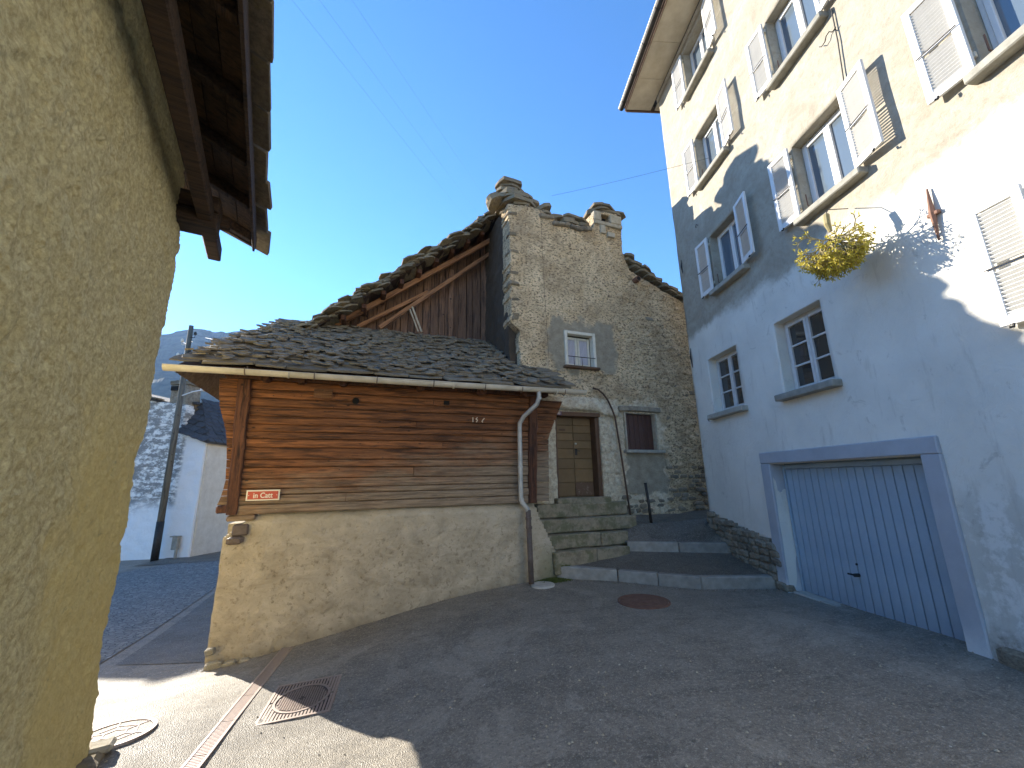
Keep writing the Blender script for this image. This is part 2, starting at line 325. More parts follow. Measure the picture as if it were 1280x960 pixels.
def root(name, label, cat, base=(0, 0, 0), rz=0, origin=(0, 0, 0), group=None):
    """Empty at the thing's base. Coordinates of parts are given in a frame at `base` turned by rz; `origin` is the base point in that frame."""
    o = bpy.data.objects.new(name, None); COL.objects.link(o); o.empty_display_size = .2
    Rm = Matrix.Rotation(rz, 4, 'Z'); o.location = Vector(base)+(Rm @ Vector(origin)); o.rotation_euler = (0, 0, rz)
    o['_o'] = list(origin); ROOTS.append(o)
    return tag(o, label, cat, group)
ROOTS = []
def box(bm, x0, x1, y0, y1, z0, z1, bev=0, jit=0, rot=None, at=None):
    vs_ = [bm.verts.new((x, y, z)) for x in (x0, x1) for y in (y0, y1) for z in (z0, z1)]
    F = [(0, 1, 3, 2), (4, 6, 7, 5), (0, 4, 5, 1), (2, 3, 7, 6), (0, 2, 6, 4), (1, 5, 7, 3)]
    fs = [bm.faces.new([vs_[i] for i in f]) for f in F]
    if jit:
        for v in vs_: v.co += Vector((random.uniform(-jit, jit), random.uniform(-jit, jit), random.uniform(-jit, jit)))
    if bev:
        es = list({e for f in fs for e in f.edges})
        r = bmesh.ops.bevel(bm, geom=es, offset=bev, segments=1, affect='EDGES', clamp_overlap=True)
    if rot is not None:
        vv = vs_ if not bev else [v for v in bm.verts]
        bmesh.ops.transform(bm, matrix=rot, verts=vv)
    return bm
def bx(*a, **k): return box(bmesh.new(), *a, **k)
def tube(bm, pts, rad, n=8, cap=True):
    pts = [Vector(p) for p in pts]; rings = []
    rad = rad if isinstance(rad, (list, tuple)) else [rad]*len(pts)
    t0 = (pts[1]-pts[0]).normalized(); a = t0.orthogonal().normalized()
    for i, p in enumerate(pts):
        t = ((pts[min(i+1, len(pts)-1)]-pts[max(i-1, 0)])).normalized()
        a = (a-t*a.dot(t)).normalized(); b = t.cross(a)
        rings.append([bm.verts.new(p+(a*math.cos(2*math.pi*k/n)+b*math.sin(2*math.pi*k/n))*rad[i]) for k in range(n)])
    for i in range(len(rings)-1):
        for k in range(n):
            bm.faces.new((rings[i][k], rings[i][(k+1) % n], rings[i+1][(k+1) % n], rings[i+1][k]))
    if cap: bm.faces.new(rings[0][::-1]); bm.faces.new(rings[-1])
    return bm
def prism(bm, poly, y0, y1):
    """polygon in x,z extruded along y"""
    A = [bm.verts.new((x, y0, z)) for x, z in poly]; B = [bm.verts.new((x, y1, z)) for x, z in poly]
    bm.faces.new(A); bm.faces.new(B[::-1])
    for i in range(len(poly)):
        j = (i+1) % len(poly); bm.faces.new((A[j], A[i], B[i], B[j]))
    bmesh.ops.recalc_face_normals(bm, faces=bm.faces[:]); return bm
def stone_mesh(name, sx, sy, sz, n=8, rag=.22, seed=0):
    """an irregular slab: ragged outline in x,y, thickness sz"""
    rr = random.Random(seed); bm = bmesh.new(); top = []; bot = []
    for i in range(n):
        a = 2*math.pi*(i+rr.uniform(-.25, .25))/n
        ca, sa = math.cos(a), math.sin(a); q = max(abs(ca), abs(sa))**.75
        k = 1/q*(1-rr.uniform(0, rag))
        x, y = ca*k*sx/2, sa*k*sy/2
        zt = sz/2*(1+rr.uniform(-.3, .15)); zb = -sz/2*(1+rr.uniform(-.3, .1))
        top.append((x*.96, y*.96, zt)); bot.append((x, y, zb))
    T = [bm.verts.new(p) for p in top]; Bv = [bm.verts.new(p) for p in bot]
    c = bm.verts.new((0, 0, sz*.58)); 
    for i in range(n):
        j = (i+1) % n
        bm.faces.new((T[i], T[j], c)); bm.faces.new((Bv[i], Bv[j], T[j], T[i]))
    bm.faces.new(Bv[::-1]); bmesh.ops.recalc_face_normals(bm, faces=bm.faces[:])
    me = bpy.data.meshes.new(name); bm.to_mesh(me); bm.free(); return me
def boulder_mesh(name, seed, mat):
    rr = random.Random(seed); bm = bmesh.new(); bmesh.ops.create_cube(bm, size=1)
    bmesh.ops.bevel(bm, geom=bm.edges[:], offset=.2, segments=1, affect='EDGES')
    for v in bm.verts: v.co += Vector([rr.uniform(-.07, .07) for _ in range(3)])
    me = bpy.data.meshes.new(name); bm.to_mesh(me); bm.free(); me.materials.append(MAT[mat]); return me
def breaks(lo, hi, res, cuts=()):
    c = sorted({lo, hi, *[x for x in cuts if lo < x < hi]}); o = []
    for a, b in zip(c, c[1:]):
        n = max(1, int(round((b-a)/res))); o += list(np.linspace(a, b, n+1))[:-1]
    return np.array(o+[hi])
def rough_wall(name, us, zs, disp, holes=(), inside=None, thick=.3, mat=None, parent=None, jag=0, reveal=None, kind=None, axis='x', smooth=True):
    """wall sheet in local x,z facing -y, pushed out by disp(u,z), with holes, rim extruded back by thick"""
    U, Z = np.meshgrid(us, zs, indexing='ij'); d = disp(U, Z); nu, nz = U.shape
    Ux = U.copy(); Zx = Z.copy()
    if jag:
        Ux += jag*fbm(U, Z, U*0, 9, 3, 31); Zx += jag*fbm(U, Z, U*0, 9, 3, 57)
    cu = (U[:-1, :-1]+U[1:, 1:])/2; cz = (Z[:-1, :-1]+Z[1:, 1:])/2
    keep = np.ones(cu.shape, bool)
    for (a, b, c, e) in holes: keep &= ~((cu > a) & (cu < b) & (cz > c) & (cz < e))
    if jag:
        for (a, b, c, e) in holes:
            m_ = (U > a-.03) & (U < b+.03) & (Z > c-.03) & (Z < e+.03); Ux[m_] = U[m_]; Zx[m_] = Z[m_]
    if inside is not None: keep &= inside(cu, cz)
    idx = np.arange(nu*nz).reshape(nu, nz)
    I, J = np.nonzero(keep)
    quads = np.stack([idx[I, J], idx[I+1, J], idx[I+1, J+1], idx[I, J+1]], 1)
    co = np.stack([Ux.ravel(), -d.ravel(), Zx.ravel()], 1)
    P_ = np.pad(keep, 1)
    edges = []
    K = P_[1:-1, 1:-1]
    for (di, dj, ea, eb) in ((-1, 0, (0, 1), (0, 0)), (1, 0, (1, 0), (1, 1)), (0, -1, (0, 0), (1, 0)), (0, 1, (1, 1), (0, 1))):
        nb = P_[1+di:1+di+K.shape[0], 1+dj:1+dj+K.shape[1]]
        i, j = np.nonzero(K & ~nb)
        edges.append(np.stack([idx[i+ea[0], j+ea[1]], idx[i+eb[0], j+eb[1]]], 1))
    E_ = np.concatenate(edges)
    bv = np.unique(E_); mp = {}; base = len(co)
    mp = np.full(base, -1); mp[bv] = base+np.arange(len(bv))
    back = co[bv].copy(); back[:, 1] = thick
    co = np.concatenate([co, back])
    side = np.stack([E_[:, 0], mp[E_[:, 0]], mp[E_[:, 1]], E_[:, 1]], 1)
    allf = np.concatenate([quads, side])
    used = np.unique(allf); rm = np.full(len(co), -1); rm[used] = np.arange(len(used))
    me = bpy.data.meshes.new(name); me.from_pydata(co[used].tolist(), [], rm[allf].tolist()); me.update()
    if smooth:
        sm = np.ones(len(allf), bool); sm[len(quads):] = False; me.polygons.foreach_set('use_smooth', sm)
    return obj(name, me, mat, parent, kind=kind)
# ------------------------------------------------------------------ terrain
CP = np.array([(4.6,6.6,0),(4.6,4,.09),(4.6,2,.12),(4.6,-4,.15),(0,-5,.1),(0,0,-.02),(-3.3,4.16,-.38),(-1,-3,.05),(-3.72,6.34,-.59),(-2.73,6.67,-.46),
(-1.92,6.93,-.32),(-.65,7.34,-.10),(.7,7.78,0),(2.5,7.3,.0),(4,6.8,0),(2,5,0.0),(.3,4,-.16),(-1.4,4.4,-.40),(-2.1,4.2,-.44),(-1.2,3,-.36),(0,2.5,-.2),(-5,9,-.75),(-8,8,-.8),(-11.1,17,-.85),(-9.3,18.5,-.9),(-14,12,-.95),
(-7,20,-1.0),(-20,20,-1.2),(-4,3,-.42),(-3,-3,-.1),(-8,0,-.4),(-6,5,-.62),(0,20,.3),(-4,20,-.6),(8,10,.3),(10,0,.3),(1.5,8.3,.05),(4.5,8.5,.0)])
CX = CP[:, :2]; _n = len(CX)
def _tps(r): return np.where(r > 1e-9, r*r*np.log(np.maximum(r, 1e-9)), 0)
_K = _tps(np.linalg.norm(CX[:, None]-CX[None], axis=2))+np.eye(_n)*.3; _P = np.c_[np.ones(_n), CX]
_W = np.linalg.solve(np.block([[_K, _P], [_P.T, np.zeros((3, 3))]]), np.r_[CP[:, 2], 0, 0, 0])
def gz(x, y):
    x = np.asarray(x, float); y = np.asarray(y, float)
    z = _W[_n]+_W[_n+1]*x+_W[_n+2]*y
    for i in range(_n): z = z+_W[i]*_tps(np.hypot(CX[i, 0]-x, CX[i, 1]-y))
    f = np.clip((np.hypot(x+2, y-8)-16)/10, 0, 1); f = f*f*(3-2*f)
    return z*(1-f)-1.3*f
def gzf(x, y): return float(gz(x, y))
def sheet(name, X, Y, zf, mat, **k):
    Xg, Yg = np.meshgrid(X, Y, indexing='ij'); Zg = zf(Xg, Yg); nx, ny = Xg.shape
    idx = np.arange(nx*ny).reshape(nx, ny); q = np.stack([idx[:-1, :-1].ravel(), idx[1:, :-1].ravel(), idx[1:, 1:].ravel(), idx[:-1, 1:].ravel()], 1)
    me = bpy.data.meshes.new(name); me.from_pydata(np.stack([Xg.ravel(), Yg.ravel(), Zg.ravel()], 1).tolist(), [], q.tolist()); me.update()
    return obj(name, me, mat, smooth=True, **k)
far = np.array([40, 80, 200, 600, 1800, 3600.])
gx = np.concatenate([-20-far[::-1], np.arange(-20, 14, .25), 14+far]); gy = np.concatenate([-10-far[::-1], np.arange(-10, 28, .25), 28+far])
def _g(x, y): return gz(x, y)+.006*fbm(x, y, x*0, 1.3, 3, 3)*(np.hypot(x, y) < 18)
sheet('ground', gx, gy, _g, 'asphalt', kind='structure')
def patch(name, poly, mat, dz, res=.25, **k):
    """sheet draped on the ground inside a convex polygon (world x,y)"""
    bm = bmesh.new(); vs_ = [bm.verts.new((x, y, 0)) for x, y in poly]; bm.faces.new(vs_)
    xs = [p[0] for p in poly]; ys = [p[1] for p in poly]
    for ax, lo, hi in ((0, min(xs), max(xs)), (1, min(ys), max(ys))):
        for c in np.arange(math.ceil(lo/res)*res, hi, res):
            co = Vector((c, 0, 0)) if ax == 0 else Vector((0, c, 0)); no = Vector((1, 0, 0)) if ax == 0 else Vector((0, 1, 0))
            bmesh.ops.bisect_plane(bm, geom=bm.verts[:]+bm.edges[:]+bm.faces[:], plane_co=co, plane_no=no)
    xy = np.array([v.co[:2] for v in bm.verts]); zz = _g(xy[:, 0], xy[:, 1])+dz
    for v, z in zip(bm.verts, zz): v.co.z = z
    bmesh.ops.recalc_face_normals(bm, faces=bm.faces[:])
    if bm.faces[0].normal.z < 0: bmesh.ops.reverse_faces(bm, faces=bm.faces[:])
    return obj(name, bm, mat, **k)
patch('sett_paving', [(-5.6, 7.0), (-7.1, 12.24), (-9.0, 17.4), (-10.2, 17.3), (-12.5, 12.3), (-8.5, 7.0)], 'setts', .012, kind='structure')
patch('asphalt_patch', [(-12, 15.6), (-9.6, 15.9), (-8.9, 18.6), (-12, 18.6)], 'asphalt2', .02, kind='structure')
patch('asphalt_patch', [(-3.6, 6.5), (-5.3, 6.9), (-6.9, 12.1), (-8.7, 17.2), (-6, 17), (-3.5, 12)], 'asphalt2', .008, kind='structure')
# mountain -------------------------------------------------------------
def mountain(name, r0, r1, prof, seed, amp):
    az = np.linspace(-112, 64, 700); rs = np.linspace(0, 1.35, 24)
    pa = np.array([p[0] for p in prof]); pe = np.array([p[1] for p in prof])
    el = np.interp(az, pa, pe); A, T = np.meshgrid(np.radians(az), rs, indexing='ij')
    rad = r0+(r1-r0)*np.minimum(T, 1.35); x = rad*np.sin(A); y = rad*np.cos(A)
    hc = (r1*np.tan(np.radians(el)))[:, None]
    prf = np.where(T <= 1, T**1.15, 1-(T-1)*1.6); z = -8+hc*prf
    z += amp*fbm(x, y, x*0, 1/180, 5, seed)*np.minimum(T*1.6, 1)*np.where(T > .93, .35, 1)
    z += np.where(T > .9, 5.0, 2)*fbm(x, y, x*0, 1/14, 3, seed+5)*np.minimum(T*2, 1)
    nx, ny = x.shape; idx = np.arange(nx*ny).reshape(nx, ny); q = np.stack([idx[:-1, :-1].ravel(), idx[1:, :-1].ravel(), idx[1:, 1:].ravel(), idx[:-1, 1:].ravel()], 1)
    me = bpy.data.meshes.new(name); me.from_pydata(np.stack([x.ravel(), y.ravel(), z.ravel()], 1).tolist(), [], q.tolist()); me.update()
    return obj(name, me, 'mountain', kind='structure')
mountain('mountain', 700, 1500, [(-112, 9), (-60, 11), (-46, 14), (-38.5, 16.1), (-35.6, 17.4), (-34, 17.3), (-32.4, 17.6), (-30, 18.6), (-28.3, 19.3), (-24, 20), (-18, 18), (-8, 14), (4, 11), (64, 9)], 11, 40)
mountain('hillside', 420, 900, [(-112, 6), (-55, 8), (-41, 11.2), (-36, 12.3), (-33, 11.8), (-29, 11), (-15, 10), (64, 6)], 23, 22)
# ------------------------------------------------------------------ the frame shared by the barn and the stone house
BB = (0.705, 7.782, 0); BR_ = R(18)
def fw(s, off, z=0): c, d = math.cos(BR_), math.sin(BR_); return (BB[0]+s*c-off*d, BB[1]+s*d+off*c, z)
def rough_block(name, x0, x1, y0, y1, z0, z1, mat, parent, amp=.012, seed=0, bev=.02, cut=6, kind=None):
    bm = bmesh.new(); box(bm, x0, x1, y0, y1, z0, z1, bev)
    es = [e for e in bm.edges if e.calc_length() > .12]
    bmesh.ops.subdivide_edges(bm, edges=es, cuts=cut, use_grid_fill=True)
    co = np.array([v.co[:] for v in bm.verts]); n = [amp*fbm(co[:, 0], co[:, 1], co[:, 2], 6, 4, seed+k) for k in range(3)]
    n2 = [amp*1.5*fbm(co[:, 0], co[:, 1], co[:, 2], 1.7, 2, seed+9+k) for k in range(3)]
    for i, v in enumerate(bm.verts): v.co += Vector((n[0][i]+n2[0][i], n[1][i]+n2[1][i], n[2][i]+n2[2][i]))
    return obj(name, bm, mat, parent, smooth=False, kind=kind)
def beam(name, p0, p1, wy, h, mat, parent, roll=0):
    """a squared timber between two points of a frame, long axis local x"""
    p0, p1 = Vector(p0), Vector(p1); L = (p1-p0).length
    bm = bmesh.new(); box(bm, 0, L, -wy/2, wy/2, -h/2, h/2, .008, .004)
    q = (p1-p0).to_track_quat('X', 'Z')
    return obj(name, bm, mat, parent, loc=p0, rot=q.to_euler())
# ================================================================== WOODEN BARN
barn = root('wooden_barn', 'dark timber barn with slate roof and gutter standing on a plastered stone base', 'barn', BB, BR_, (-2.2, 1.5, -.3))
def bdisp(U, Z):
    d = .05*fbm(U, Z, U*0, .9, 3, 1)+.022*fbm(U, Z, U*0, 4, 4, 2)+.008*fbm(U, Z, U*0, 18, 3, 3)
    d += .07*np.clip((1.2-Z)/1.6, 0, 1.2)+.12*np.clip((U+.05)/.6, 0, 1)*np.clip((1.2-Z), 0, 1)
    d -= .10*np.clip((Z-1.22)/.14, 0, 1)
    d += .03*np.clip((-Z-.36-(U+4.66)*-.02)/.1, 0, 1)*(U < -3.9)
    return d
def bin_(u, z):
    n = .02*fbm(u, z, u*0, 6, 3, 5)
    return (z < 1.345+n) & (u < .16+(1.34-z)*.42+n) & ((u > -4.28) | (z < 1.33-(-4.28-u)*.75+n*2)) & (u > -4.66+n*.6)
rough_wall('stone_base', breaks(-4.72, .85, .03), breaks(-1.0, 1.4, .03), bdisp, inside=bin_, thick=.5, mat='barnplaster', parent=barn, jag=.01)
o = rough_wall('stone_base', breaks(-3.9, -.2, .06), breaks(-1.2, 1.2, .06), lambda U, Z: .03*fbm(U, Z, U*0, 3, 4, 8), thick=.3, mat='barnplaster', parent=barn)
o.rotation_euler = (0, 0, R(-90)); o.location = Vector((-4.66, 0, 0))-Vector(barn['_o'])
# small stones showing at the foot of the left corner and a few loose lumps along the foot
for i, (u, z, s) in enumerate([(-4.55, -.55, .13), (-4.38, -.56, .11), (-4.2, -.55, .09), (-4.60, -.36, .08)]):
    obj('foundation_stone', boulder_mesh('foundation_stone', i+40, 'palestone'), None, barn, loc=(u, -.14, z), scale=(s*1.4, .10, s), rot=(0, R(random.uniform(-10, 10)), 0))
# horizontal boards of the front
zb = [1.33, 1.47, 1.60, 1.69, 1.83, 2.0, 2.12, 2.30, 2.43, 2.54, 2.65, 2.78, 2.93, 3.06, 3.19, 3.34]
def board(u0, u1, z0, z1, y, mat='barnwood', amp=.007, th=.05, name='board', parent=None, seed=0):
    n = max(2, int((u1-u0)/.14)); bm = bmesh.new(); P0 = []
    k = random.uniform(0, 50)
    us = np.linspace(u0, u1, n+1)
    w0 = amp*fbm(us, us*0+z0*9, us*0, 1.5, 3, 77); w1 = amp*fbm(us, us*0+z1*9, us*0, 1.5, 3, 77); wy = .008*fbm(us+k, us*0, us*0, 1.2, 3, 12)
    rings = []
    c = min(.014, (z1-z0)*.2)
    for i, u in enumerate(us):
        a, b = z0+w0[i], z1+w1[i]; yy = y+wy[i]
        prof = [(yy+th, a), (yy+c, a), (yy, a+c), (yy-.003, (a+b)/2), (yy+.002, b-c), (yy+c, b), (yy+th, b)]
        rings.append([bm.verts.new((u, p[0], p[1])) for p in prof])
    m_ = len(rings[0])
    for i in range(len(rings)-1):
        for j in range(m_-1): bm.faces.new((rings[i][j], rings[i+1][j], rings[i+1][j+1], rings[i][j+1]))
    bm.faces.new(rings[0]); bm.faces.new(rings[-1][::-1])
    bmesh.ops.recalc_face_normals(bm, faces=bm.faces[:])
    return obj(name, bm, mat, parent)
for i, (a, b) in enumerate(zip(zb, zb[1:])):
    cuts = [-4.56]
    if i % 3 == 1: cuts.append(random.uniform(-3.2, -1.2))
    if i % 5 == 3: cuts.append(random.uniform(-1.1, -.6))
    cuts.append(.12)
    for u0, u1 in zip(cuts, cuts[1:]):
        board(u0, u1-.006, a+.004, b-.004, random.uniform(-.012, .012)-(.03 if i < 2 else 0), parent=barn)
obj('seam_light_block', bx(-4.60, .20, .062, .10, 1.37, 3.32), 'postwood', barn)  # added dark sheets behind the boards, stop light showing through the seams
obj('seam_light_block', bx(-4.62, -4.60, .27, 3.9, 1.37, 3.32), 'postwood', barn)
# notched log ends left of the left corner post, flaring top and foot
prof = [(3.30, -4.99), (2.92, -4.94), (2.49, -4.80), (2.2, -4.76), (1.8, -4.73), (1.6, -4.76), (1.45, -4.80)]
def leftx(z):
    return float(np.interp(z, [p[0] for p in prof[::-1]], [p[1] for p in prof[::-1]]))
for i, (a, b) in enumerate(zip(zb[1:], zb[2:])):
    bm = prism(bmesh.new(), [(leftx(a), a+.005), (-4.66, a+.005), (-4.66, b-.005), (leftx(b), b-.005)], .02+random.uniform(-.01, .01), .26)
    obj('log_end', bm, 'barnwood', barn)
# right-hand log ends beside the house wall
for i, (a, b) in enumerate(zip(zb, zb[1:])):
    r0, r1 = [float(np.interp(z, [1.3, 2.6, 2.75, 3.34], [.62, .66, .74, 1.02])) for z in (a, b)]
    bm = prism(bmesh.new(), [(.26, a+.005), (r0, a+.005), (r1, b-.005), (.26, b-.005)], .30+random.uniform(-.01, .01), .5)
    obj('log_end', bm, 'barnwood', barn)
def post(pts, y0, y1, name, mat='postwood', amp=.012):
    bm = bmesh.new(); zs_ = np.linspace(pts[0][0], pts[-1][0], 22); rings = []
    for k, z in enumerate(zs_):
        a = np.interp(z, [p[0] for p in pts], [p[1] for p in pts]); b = np.interp(z, [p[0] for p in pts], [p[2] for p in pts])
        j = [random.uniform(-amp, amp)*.6 for _ in range(3)]
        rings.append([bm.verts.new(p) for p in ((a+j[0], y1, z), (a+j[0], y0+.012+j[2], z), (a+.012+j[0], y0+j[2], z), (b-.012+j[1], y0+j[2], z), (b+j[1], y0+.012+j[2], z), (b+j[1], y1, z))])
    for A, B_ in zip(rings, rings[1:]):
        for q in range(5): bm.faces.new((A[q], A[q+1], B_[q+1], B_[q]))
        bm.faces.new((A[5], A[0], B_[0], B_[5]))
    bm.faces.new(rings[0][::-1]); bm.faces.new(rings[-1]); bmesh.ops.recalc_face_normals(bm, faces=bm.faces[:])
    return obj(name, bm, mat, barn)
post([(1.34, -4.66, -4.52), (2.3, -4.69, -4.53), (3.32, -4.73, -4.555)], -.07, .1, 'corner_post')
post([(1.33, .03, .20), (3.39, .11, .28)], -.06, .25, 'corner_post')
obj('sill_beam', bx(-4.66, -4.30, -.03, .3, 1.24, 1.335, .02, .012), 'barnwood', barn)
obj('sill_beam', bx(-4.80, -4.63, -.03, .28, 1.36, 1.47, .02, .012), 'postwood', barn)
obj('beam_end', bx(-4.56, -4.36, -.06, .2, 1.05, 1.20, .02, .012), 'castpipe', barn, kind=None)
obj('foundation_stone', boulder_mesh('foundation_stone', 71, 'castpipe'), None, barn, loc=(-4.50, .0, .99), scale=(.20, .2, .10))
# purlin ends under the eave, vent hole and small details
for u in (-4.35, -3.86, -3.25, -2.0, -.9, -.05):
    bm = bmesh.new(); tube(bm, [(u, -.30, 3.33), (u, .1, 3.37)], .07, 9); obj('rafter_end', bm, 'postwood', barn)
bm = bmesh.new(); tube(bm, [(-3.04, -.025, 3.08), (-3.04, .02, 3.08)], .055, 14); obj('vent_hole', bm, 'void', barn)
obj('vent_hole', bx(-1.56, -1.46, -.022, .02, 3.09, 3.16), 'void', barn)
obj('repair_board', bx(-3.68, -3.40, -.03, .02, 3.10, 3.25, .005), 'rafterwood', barn)
# the chalked marks on the boards
for k, pts in enumerate([[(-1.02, 2.88), (-1.02, 2.79)], [(-.935, 2.88), (-.965, 2.845), (-.93, 2.83), (-.955, 2.79)], [(-.80, 2.87), (-.85, 2.81), (-.83, 2.79)]]):
    bm = bmesh.new()
    for (a, b), (c, d) in zip(pts, pts[1:]): tube(bm, [(a, -.018, b), (c, -.018, d)], .009, 6)
    obj('painted_mark', bm, 'chalk', barn)
# left side of the barn: boards
for i, (a, b) in enumerate(zip(zb[::2], zb[2::2])):
    obj('side_board', bx(-4.70, -4.62, .28, 4.0, a, b-.008, .01, .003), 'barnwood', barn)
# roof ---------------------------------------------------------------
def poly3(name, pts, th, mat, parent):
    """slab from a planar-ish polygon, thickness th downwards"""
    bm = bmesh.new(); A = [bm.verts.new(p) for p in pts]; B = [bm.verts.new((p[0], p[1], p[2]-th)) for p in pts]
    bm.faces.new(A); bm.faces.new(B[::-1])
    for i in range(len(pts)): j = (i+1) % len(pts); bm.faces.new((A[j], A[i], B[i], B[j]))
    bmesh.ops.recalc_face_normals(bm, faces=bm.faces[:]); bmesh.ops.triangulate(bm, faces=[f for f in bm.faces if len(f.verts) > 4])
    return obj(name, bm, mat, parent)
roof = poly3('roof', [(-5.40, -.42, 3.385), (.66, -.42, 3.43), (.42, .66, 4.15), (.02, .66, 4.15), (.02, 2.38, 5.18), (-4.70, 2.38, 5.10)], .07, 'darkwood', barn)
roof['_o'] = list(barn['_o']); roof['_o'] = [0, 0, 0]
def place(o, parent, frame_loc):
    o.parent = parent
    # parent chain offset: barn parts are shifted by -origin
    return o
poly3('roof_hip', [(-5.40, -.40, 3.36), (-4.70, 2.38, 5.06), (-5.40, 5.2, 3.36)], .07, 'slate', barn)
obj('wall_plate', bx(-4.9, .5, -.10, .08, 3.335, 3.42, .01, .004), 'postwood', barn)
obj('fascia_board', bx(-4.9, .68, -.40, -.375, 3.33, 3.42, .004), 'postwood', barn)
SL = [stone_mesh('roof_slate', 1, 1, 1, 8, .16, 100+i) for i in range(12)]
for s_ in SL: s_.materials.append(MAT['slate'])
slope = math.atan2(1.74, 2.8); cnt = 0
rows = 23
for k in range(rows):
    t = k/(rows-1); y = -.44+2.76*t; z = 3.435+1.72*t
    lo = -5.46+.76*t; hi = .74-.38*t if y < .55 else .04
    u = lo+random.uniform(-.05, .1)
    while u < hi-.05 and cnt < 300:
        wd = random.uniform(.34, .74); 
        o = obj('slate', random.choice(SL), None, roof, loc=(u+wd/2, y+random.uniform(.09, .13), z+.075+random.uniform(-.004, .016)),
                rot=(slope-R(random.uniform(4, 9)), R(random.uniform(-2.5, 2.5)), R(random.uniform(-5, 5))), scale=(wd*1.08, .42*random.uniform(.85, 1.15), random.uniform(.018, .040)))
        u += wd*.92; cnt += 1
def chips(name, n, fn, parent, mat, srange=(.08, .22), th=(.012, .03), kind='stuff'):
    bm = bmesh.new()
    for i in range(n):
        p, e = fn(); sx = random.uniform(*srange); sy = sx*random.uniform(.6, 1); sz = random.uniform(*th); m_ = random.choice((5, 6, 7)); T = []; B = []
        Mx = Matrix.Translation(p) @ e.to_matrix().to_4x4()
        for q in range(m_):
            a = 2*math.pi*(q+random.uniform(-.3, .3))/m_; k = random.uniform(.75, 1)
            x, yy = math.cos(a)*sx*k/2*1.2, math.sin(a)*sy*k/2*1.2
            T.append(bm.verts.new(Mx @ Vector((x, yy, sz/2)))); B.append(bm.verts.new(Mx @ Vector((x, yy, -sz/2))))
        bm.faces.new(T); 
        for q in range(m_): r = (q+1) % m_; bm.faces.new((B[q], B[r], T[r], T[q]))
    return obj(name, bm, mat, parent, kind=kind)
from mathutils import Euler
def fn1():
    t = random.random(); y = -.50+2.8*t; z = 3.44+1.72*t; hi = .70-.30*t if y < .5 else .02
    u = random.uniform(-5.42+.76*t, hi)
    return Vector((u, y+.05, z+.095)), Euler((slope-R(random.uniform(0, 14)), R(random.uniform(-4, 4)), R(random.uniform(-25, 25))))
chips('slate_chips', 900, fn1, roof, 'slate')
# gutter and downpipe -------------------------------------------------
bm = bmesh.new(); seg = 10; ga, gb = (-5.5, -.50, 3.345), (1.09, -.50, 3.385); n_ = 24; rings = []
for i in range(n_+1):
    t = i/n_; p = Vector(ga).lerp(Vector(gb), t); wob = .006*math.sin(t*9)
    rg = []
    for q in range(seg+1):
        a = math.pi+math.pi*q/seg; rg.append((p+Vector((0, .068*math.cos(a), .068*math.sin(a)+wob)), p+Vector((0, .062*math.cos(a), .062*math.sin(a)+wob))))
    rings.append(([bm.verts.new(x[0]) for x in rg], [bm.verts.new(x[1]) for x in rg]))
for A, B_ in zip(rings, rings[1:]):
    for q in range(seg):
        bm.faces.new((A[0][q], B_[0][q], B_[0][q+1], A[0][q+1])); bm.faces.new((A[1][q+1], B_[1][q+1], B_[1][q], A[1][q]))
    for q, s_ in ((0, 1), (seg, -1)): bm.faces.new((A[0][q], A[1][q], B_[1][q], B_[0][q]))
for A in (rings[0], rings[-1]): bm.faces.new(A[0])
tube(bm, [(ga[0], -.568, 3.350), (gb[0], -.568, 3.39)], .009, 6)
gut = obj('gutter', bm, 'zinc', barn, smooth=False)
gut['_o'] = [0, 0, 0]
for u in (-4.55, -3.65, -2.75, -1.85, -.95, -.25, .62):
    bm = bmesh.new(); tube(bm, [(u, -.42, 3.44)]+[(u, -.50+.075*math.cos(a), 3.36+.075*math.sin(a)) for a in np.linspace(0, -math.pi, 8)]+[(u, -.575, 3.38)], .008, 5)
    obj('gutter_bracket', bm, 'castpipe', gut)
for u in (-4.0, -1.5, .45):
    bm = bmesh.new(); tube(bm, [(u, -.50+.071*math.cos(a), 3.362+.071*math.sin(a)) for a in np.linspace(0, -math.pi, 9)], .014, 6); obj('gutter_joint', bm, 'zinc', gut)
bm = bmesh.new(); tube(bm, [(.10, -.50, 3.36), (.10, -.50, 3.22), (.07, -.47, 3.10), (-.10, -.24, 2.90), (-.155, -.165, 2.78), (-.16, -.16, 2.6), (-.165, -.16, 1.45), (-.15, -.17, 1.36), (-.06, -.19, 1.24), (-.04, -.19, 1.16)], .042, 12)
dp = obj('downpipe', bm, 'pipe', barn, smooth=True); dp['_o'] = [0, 0, 0]
bm = bmesh.new(); tube(bm, [(-.04, -.19, 1.22), (-.045, -.20, 1.1), (-.055, -.25, .6), (-.06, -.29, .03)], .047, 12); obj('lower_pipe', bm, 'castpipe', dp, smooth=True)
for z, x, y in ((3.2, .10, -.5), (1.98, -.163, -.16), (1.40, -.158, -.165)):
    bm = bmesh.new(); tube(bm, [(x, y, z-.02), (x, y, z+.02)], .048, 12); obj('pipe_collar', bm, 'pipe', dp)
for z, y in ((1.08, -.205), (.93, -.22)):
    bm = bmesh.new(); tube(bm, [(-.047, y, z-.022), (-.047, y-.003, z+.022)], .056, 12); obj('pipe_collar', bm, 'castpipe', dp)
